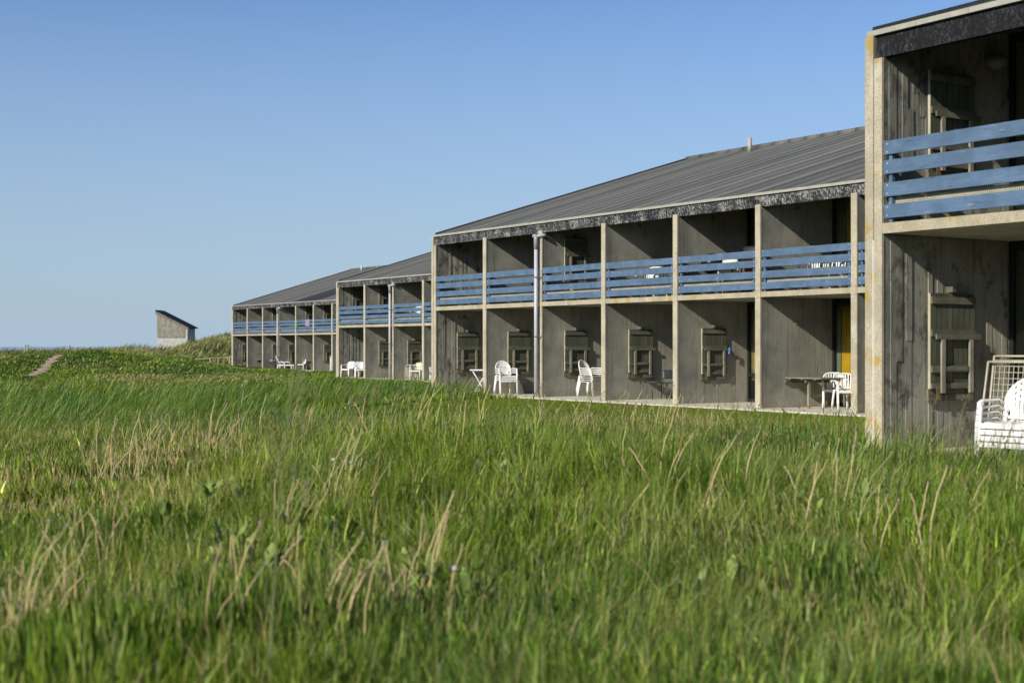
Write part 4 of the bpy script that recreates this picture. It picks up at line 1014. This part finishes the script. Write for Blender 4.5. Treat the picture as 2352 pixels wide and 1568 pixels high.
pack('meadow_herbs', [herbs(110000, 2.8, 9, .026), herbs(110000, 9, 20, .036), herbs(30000, 20, 40, .07)], 'small broad leaved herbs and clover low among the meadow grass')
def lawn(n, r0, r1, wd, hh):
    x, y = scatter(n, r0, r1, -.4, .5); z = zones(x, y); k = z['lawn'] & (flat_mask(x, y) > 0); x, y = x[k], y[k]; n = len(x)
    a = RNG.random(n)*6.28; h = hh*(.5+RNG.random(n)); c = mixc(np.repeat(G1[None], n, 0), np.repeat(G2[None], n, 0), RNG.random(n))*(.8+.5*RNG.random(n))[:, None]
    return blades(x, y, h, wd*(.6+.8*RNG.random(n)), h*.6*np.cos(a), h*.6*np.sin(a), c, 2)
pack('lawn_grass', [lawn(900000, 14, 40, .014, .055), lawn(300000, 40, 80, .035, .09)], 'short mown green lawn along the patio edges')
def dunes(n, r0, r1, wd, hh):
    x, y = scatter(n, r0, r1, -.50, .02); k = flat_mask(x, y) > 0; pd, pt, pl = path_d(x, y)
    k &= ~((np.abs(pd) < .12+.42*vnoise(x, y, 1.2, 61)) & (pt > -6) & (pt < pl+4)); x, y = x[k], y[k]; n = len(x)
    pale = np.clip((y-108)/14, 0, 1)*(vnoise(x, y, 6, 62)*.8+.2) + (vnoise(x, y, 5, 63) > .62)*.2
    hill = np.exp(-.5*(((x+29.5)/4.5)**2+((y-139)/8)**2)); pale = np.clip(pale + hill*1.0, 0, 1)
    h = hh*(.5+.9*RNG.random(n))*(.6+.8*vnoise(x, y, 2.2, 64))
    lx4, ly4 = local(4, x, y); h = h*np.where((ly4 > -32) & (lx4 > -4) & (y < 125), .32, 1)
    c = palette(x, y, n, None)*np.array([.9, .95, .9])
    pale = np.clip(pale + .9*np.exp(-.5*((y-75)/2.2)**2)*sstep(-25, -21, x)*(1-sstep(-14, -10, x)), 0, 1)
    bank = sstep(80, 84, y)*(1-sstep(97, 103, y))*(.35+.65*vnoise(x, y, 3.2, 67)); c = mixc(c, c*np.array([.62, .74, .7]), np.clip(bank*.8, 0, 1))
    isp = RNG.random(n) < pale*.72
    c = np.where(isp[:, None], (np.array([.36, .32, .15])*(.6+.8*RNG.random(n))[:, None]), c)
    tus = (vnoise(x, y, 2.6, 65) > .66) & (y > 120); c = np.where(tus[:, None], c*np.array([.55, .58, .6]), c); h = np.where(tus, h*1.35, h)
    a = RNG.normal(0, .7, n); le = .35+.55*RNG.random(n)
    return blades(x, y, h, wd*(.6+.8*RNG.random(n)), h*le*np.cos(a), h*le*np.sin(a), c, 2)
pack('dune_grass', [dunes(170000, 66, 112, .055, .42), dunes(120000, 112, 172, .085, .55)], 'green and straw coloured marram grass covering the dunes in front of the sea')

# ------------------------------------------------------------------ single plants one can pick out
STEM = [simple('dry_stem', (.50, .40, .185), .6, .25, 9), simple('pinkish_stem', (.48, .36, .20), .6, .25, 9), simple('greenish_stem', (.31, .31, .10), .6, .2, 5)]
HEAD = simple('spent_seed_head', (.34, .33, .23), .9, .25, 60); FLUFF = simple('seed_fluff', (.40, .41, .38), 1., .1, 30)
def make_stalk(k):
    r = random.Random(k); H = r.uniform(.33, .54); bx_, by_ = r.uniform(-.16, .17), r.uniform(-.07, .07)
    t = thing('dandelion_stalk', '', 'plant', (0, -5, -3))
    pts = [(bx_*q*q, by_*q*q, H*q*(1-.12*q*abs(bx_)*4)) for q in (0, .25, .5, .75, .9, 1)]; kq = r.uniform(-.02, .02); pts = [(x_+kq*(i_ in (2, 3)), y_, z_) for i_, (x_, y_, z_) in enumerate(pts)]
    MB().tube(pts, [.0042, .0040, .0038, .0034, .0029, .0026], 7).build('stem', STEM[k % 3], t)
    p = Vector(pts[-1]); hd = MB()
    rr = .017 if k == 5 else .0065
    hd.grid(lambda u, v: (p.x+rr*math.cos(6.283*u)*math.sin(math.pi*(v*.96+.02)), p.y+rr*math.sin(6.283*u)*math.sin(math.pi*(v*.96+.02)), p.z+rr*.6-rr*.8*math.cos(math.pi*(v*.96+.02))), 8, 5)
    hd.build('seed_head', FLUFF if k == 5 else HEAD, t)
    KIDS[t.name] = [(c, []) for c in t.children]; return t
ST = [make_stalk(k) for k in range(6)]; st_used = [False]*6
SLAB = ['pale dry dandelion stalk without its flower, standing in the meadow grass', 'pinkish dry dandelion stalk without its flower, standing in the meadow grass', 'greenish dandelion stalk without its flower, standing in the meadow grass']
SGRP = ['pale dry dandelion stalks', 'pinkish dandelion stalks', 'greenish dandelion stalks']
def put_stalk(X, Y, k, sc):
    loc = (X, Y, float(terrain(X, Y))); rot = (random.gauss(0, .10), random.gauss(.02, .12), random.uniform(-.8, .8))
    lab, grp = (SLAB[k % 3], SGRP[k % 3]) if k != 5 else ('dandelion clock with a white fluffy seed head in the meadow grass', 'dandelion clocks')
    if not st_used[k]:
        st_used[k] = True; o = ST[k]; o.location = loc; o.rotation_euler = rot; o.scale = (sc,)*3; tag(o, lab, None, grp)
    else: dup(ST[k], loc, 0, lab, grp, rot, sc)
# clusters: ground position, how many, spread
CL = [(-2.01, 5.74, 14, 0.06), (-2.06, 6.2, 6, 0.06), (-2.32, 7.52, 7, 0.06), (-2.29, 7.77, 3, 0.04), (-2.25, 8.04, 3, 0.04), (-1.24, 5.98, 3, 0.04), (-1.27, 6.56, 3, 0.04), (-1.42, 8.64, 6, 0.07), (-1.29, 8.64, 5, 0.05), (-1.18, 7.4, 4, 0.06), (-1.34, 10.17, 8, 0.05), (-1.23, 10.4, 7, 0.08), (-1.06, 9.74, 4, 0.06), (-0.51, 6.75, 6, 0.06), (-0.41, 7.06, 5, 0.05), (-0.27, 5.98, 2, 0.02), (-0.73, 5.98, 4, 0.04), (-0.6, 6.2, 3, 0.04), (-0.83, 5.98, 4, 0.04), (0.95, 10.89, 2, 0.05), (1.12, 10.64, 3, 0.07), (1.26, 9.74, 3, 0.04), (1.1, 9.74, 2, 0.04), (1.13, 7.64, 1, 0.01), (0.63, 8.98, 1, 0.01), (1.89, 9.16, 5, 0.08), (2.32, 10.17, 5, 0.06), (2.1, 8.33, 5, 0.06), (2.38, 8.33, 3, 0.05), (2.71, 11.43, 4, 0.07), (1.71, 10.64, 2, 0.05), (2.95, 9.16, 2, 0.06), (-3.07, 20.61, 5, 0.09), (-3.04, 21.57, 6, 0.1), (-2.99, 22.63, 4, 0.1), (-3.35, 15.7, 5, 0.1), (-3.36, 16.25, 6, 0.1), (-3.71, 13.82, 12, 0.17), (-3.84, 13.42, 10, 0.08), (-3.84, 15.18, 10, 0.19), (-3.85, 16.85, 8, 0.21), (-3.45, 18.17, 5, 0.17), (-1.7, 18.17, 5, 0.11), (-1.63, 22.63, 6, 0.17), (-0.86, 21.57, 6, 0.1), (-0.37, 15.7, 5, 0.14), (0.1, 22.63, 6, 0.21), (0.4, 20.61, 6, 0.13), (0.85, 20.61, 8, 0.09), (1.34, 22.63, 6, 0.17), (1.74, 21.57, 8, 0.17), (2.17, 22.63, 6, 0.14), (2.42, 20.61, 10, 0.16), (2.93, 20.61, 3, 0.19), (-1.42, 14.7, 6, 0.18), (-0.74, 13.82, 6, 0.25)]
for cx, cy, n_, sp in CL:
    for _ in range(n_):
        k = random.choices(range(6), (5, 4, 3, 5, 3, .12))[0]
        put_stalk(random.gauss(cx, sp*.8), random.gauss(cy, max(.22, sp*1.1)), k, random.uniform(.78, 1.3)*(1.2 if cy > 12 else 1.))
DOCKM = [simple('dock_leaf', (.24, .30, .07), .5, .25, 14, .4, .004, 30), simple('dock_leaf_dark', (.15, .21, .045), .5, .25, 14, .4, .004, 30)]
def make_dock(k):
    r = random.Random(80+k); t = thing('dock_plant', '', 'plant', (0, -5, -3))
    for i in range(r.randint(2, 4)):
        a = r.uniform(0, 6.28); L = r.uniform(.08, .14); W_ = L*r.uniform(.14, .20); e = r.uniform(1.1, 1.45); ca, sa_ = math.cos(a), math.sin(a); st = r.uniform(.05, .12); tw = r.uniform(-.5, .5)
        def fn(u, v, L=L, W_=W_, e=e, ca=ca, sa_=sa_, st=st):
            q = (st+L*v); rad = q*math.cos(e)+.25*L*v*v; zz = q*math.sin(e)-.12*L*v*v; ww = W_*(math.sin(math.pi*min(1, v*.96+.04))**.8)*(u-.5)*2
            return (rad*ca-ww*sa_, rad*sa_+ww*ca, zz+.12*abs(ww)+.008*math.sin(9*v+3*u))
        lf = MB().grid(fn, 4, 8); lf.tube([(0, 0, 0), (st*math.cos(e)*ca, st*math.cos(e)*sa_, st*math.sin(e))], .004, 5); lf.build('leaf', DOCKM[k % 2], t)
    KIDS[t.name] = [(c, []) for c in t.children]; return t
DKS = [make_dock(k) for k in range(4)]; du = [False]*4
DP = [(-2.17, 9.95), (-2.14, 10.06), (-1.44, 7.64), (-1.31, 7.28), (-1.24, 7.28), (-0.95, 7.46), (-0.93, 8.04), (-0.55, 6.46), (-0.51, 7.06), (-0.37, 6.85), (-0.09, 11.15), (0.18, 9.95), (1.09, 7.06), (1.18, 6.85), (1.95, 9.16), (2.45, 9.84), (2.47, 8.64), (-0.63, 23.79), (-0.33, 29.97), (-0.88, 16.25), (-0.75, 16.85), (-2.23, 9.16), (0.57, 12.02)]
DP += [(x_+dx_, y_+dy_) for x_, y_ in DP for dx_, dy_ in ((random.uniform(-.5, .5), random.uniform(-.5, .9)),)]
for i, (X, Y) in enumerate(DP):
    k = i % 4; lab = ('broad-leaved dock plant with pale green leaves in the foreground grass', 'broad-leaved dock plant with dark green leaves in the foreground grass')[k % 2]; grp = ('pale dock plants', 'dark dock plants')[k % 2]
    loc = (X, Y, float(terrain(X, Y))+.08); rz = random.uniform(0, 6.28); sc = random.uniform(.9, 1.3)
    if not du[k]: du[k] = True; o = DKS[k]; o.location = loc; o.rotation_euler = (0, 0, rz); o.scale = (sc,)*3; tag(o, lab, None, grp)
    else: dup(DKS[k], loc, rz, lab, grp, None, sc)
# flowering grass stems
SEEDM = simple('purplish_seed_head', (.20, .15, .10), .9, .3, 40); GREENST = simple('green_stem', (.17, .21, .075), .6)
def make_plume(k, H, tall=False):
    r = random.Random(140+k); t = thing('grass_plume', '', 'grass plume', (0, -5, -3)); lean = r.uniform(.05, .22)*H
    P_ = lambda q: Vector((lean*q*q, .05*H*q*q*r.choice((-1, 1))*0, H*q))
    MB().tube([P_(q) for q in (0, .3, .6, .85, 1)], [.0032, .003, .0024, .0016, .001] if not tall else [.0045, .004, .0034, .0022, .0012], 5).build('stem', GREENST, t)
    sd = MB(); N_ = 16 if not tall else 34
    for i in range(N_):
        q = 1-.26*i/N_ if not tall else 1-.42*i/N_; b0 = P_(q); a = r.uniform(0, 6.28); l = (.02+.05*(i/N_))*(1 if not tall else 1.9); d = Vector((math.cos(a)*.6+.3, math.sin(a)*.6, .75)).normalized()
        e0 = b0+d*l; sd.tube([b0, e0], .0007, 3); sd.tube([e0-d*.006, e0+d*.006, e0+d*.02], [.0012, .0034 if not tall else .0055, .0006], 5)
    sd.build('seed_head', SEEDM if not tall else simple('green_seed_head', (.17, .19, .075), .8, .3, 40), t)
    KIDS[t.name] = [(c, []) for c in t.children]; return t
PLM = [make_plume(k, .62+.08*k) for k in range(3)]; pu = [False]*3
r = random.Random(5)
for i in range(70):
    if i < 46: X, Y = r.uniform(-2.2, 5.0), r.uniform(13, 21)
    else: X, Y = r.uniform(3.4, 5.6), r.uniform(11.5, 15.0)
    if flat_mask(np.array([X]), np.array([Y]))[0] == 0: continue
    k = i % 3; loc = (X, Y, float(terrain(X, Y))); rz = r.uniform(-.7, .7); sc = r.uniform(.75, 1.15)
    lab, grp = 'slender grass stem with a purplish seed head rising above the meadow', 'purplish flowering grass stems'
    if not pu[k]: pu[k] = True; o = PLM[k]; o.location = loc; o.rotation_euler = (0, 0, rz); o.scale = (sc,)*3; tag(o, lab, None, grp)
    else: dup(PLM[k], loc, rz, lab, grp, None, sc)
SEEDM = simple('rusty_red_seed_head', (.20, .085, .055), .9, .3, 40)
o = make_plume(7, .62); o.location = (3.75, 12.1, float(terrain(3.75, 12.1))); o.scale = (1., 1., .7); tag(o, 'rusty red sorrel head in the grass in front of the nearest block', None)
o = make_plume(9, 1.36, True); o.location = (-.83, 4.85, .0); tag(o, 'tall blurred green seed stem left of centre, close to the viewer', None)
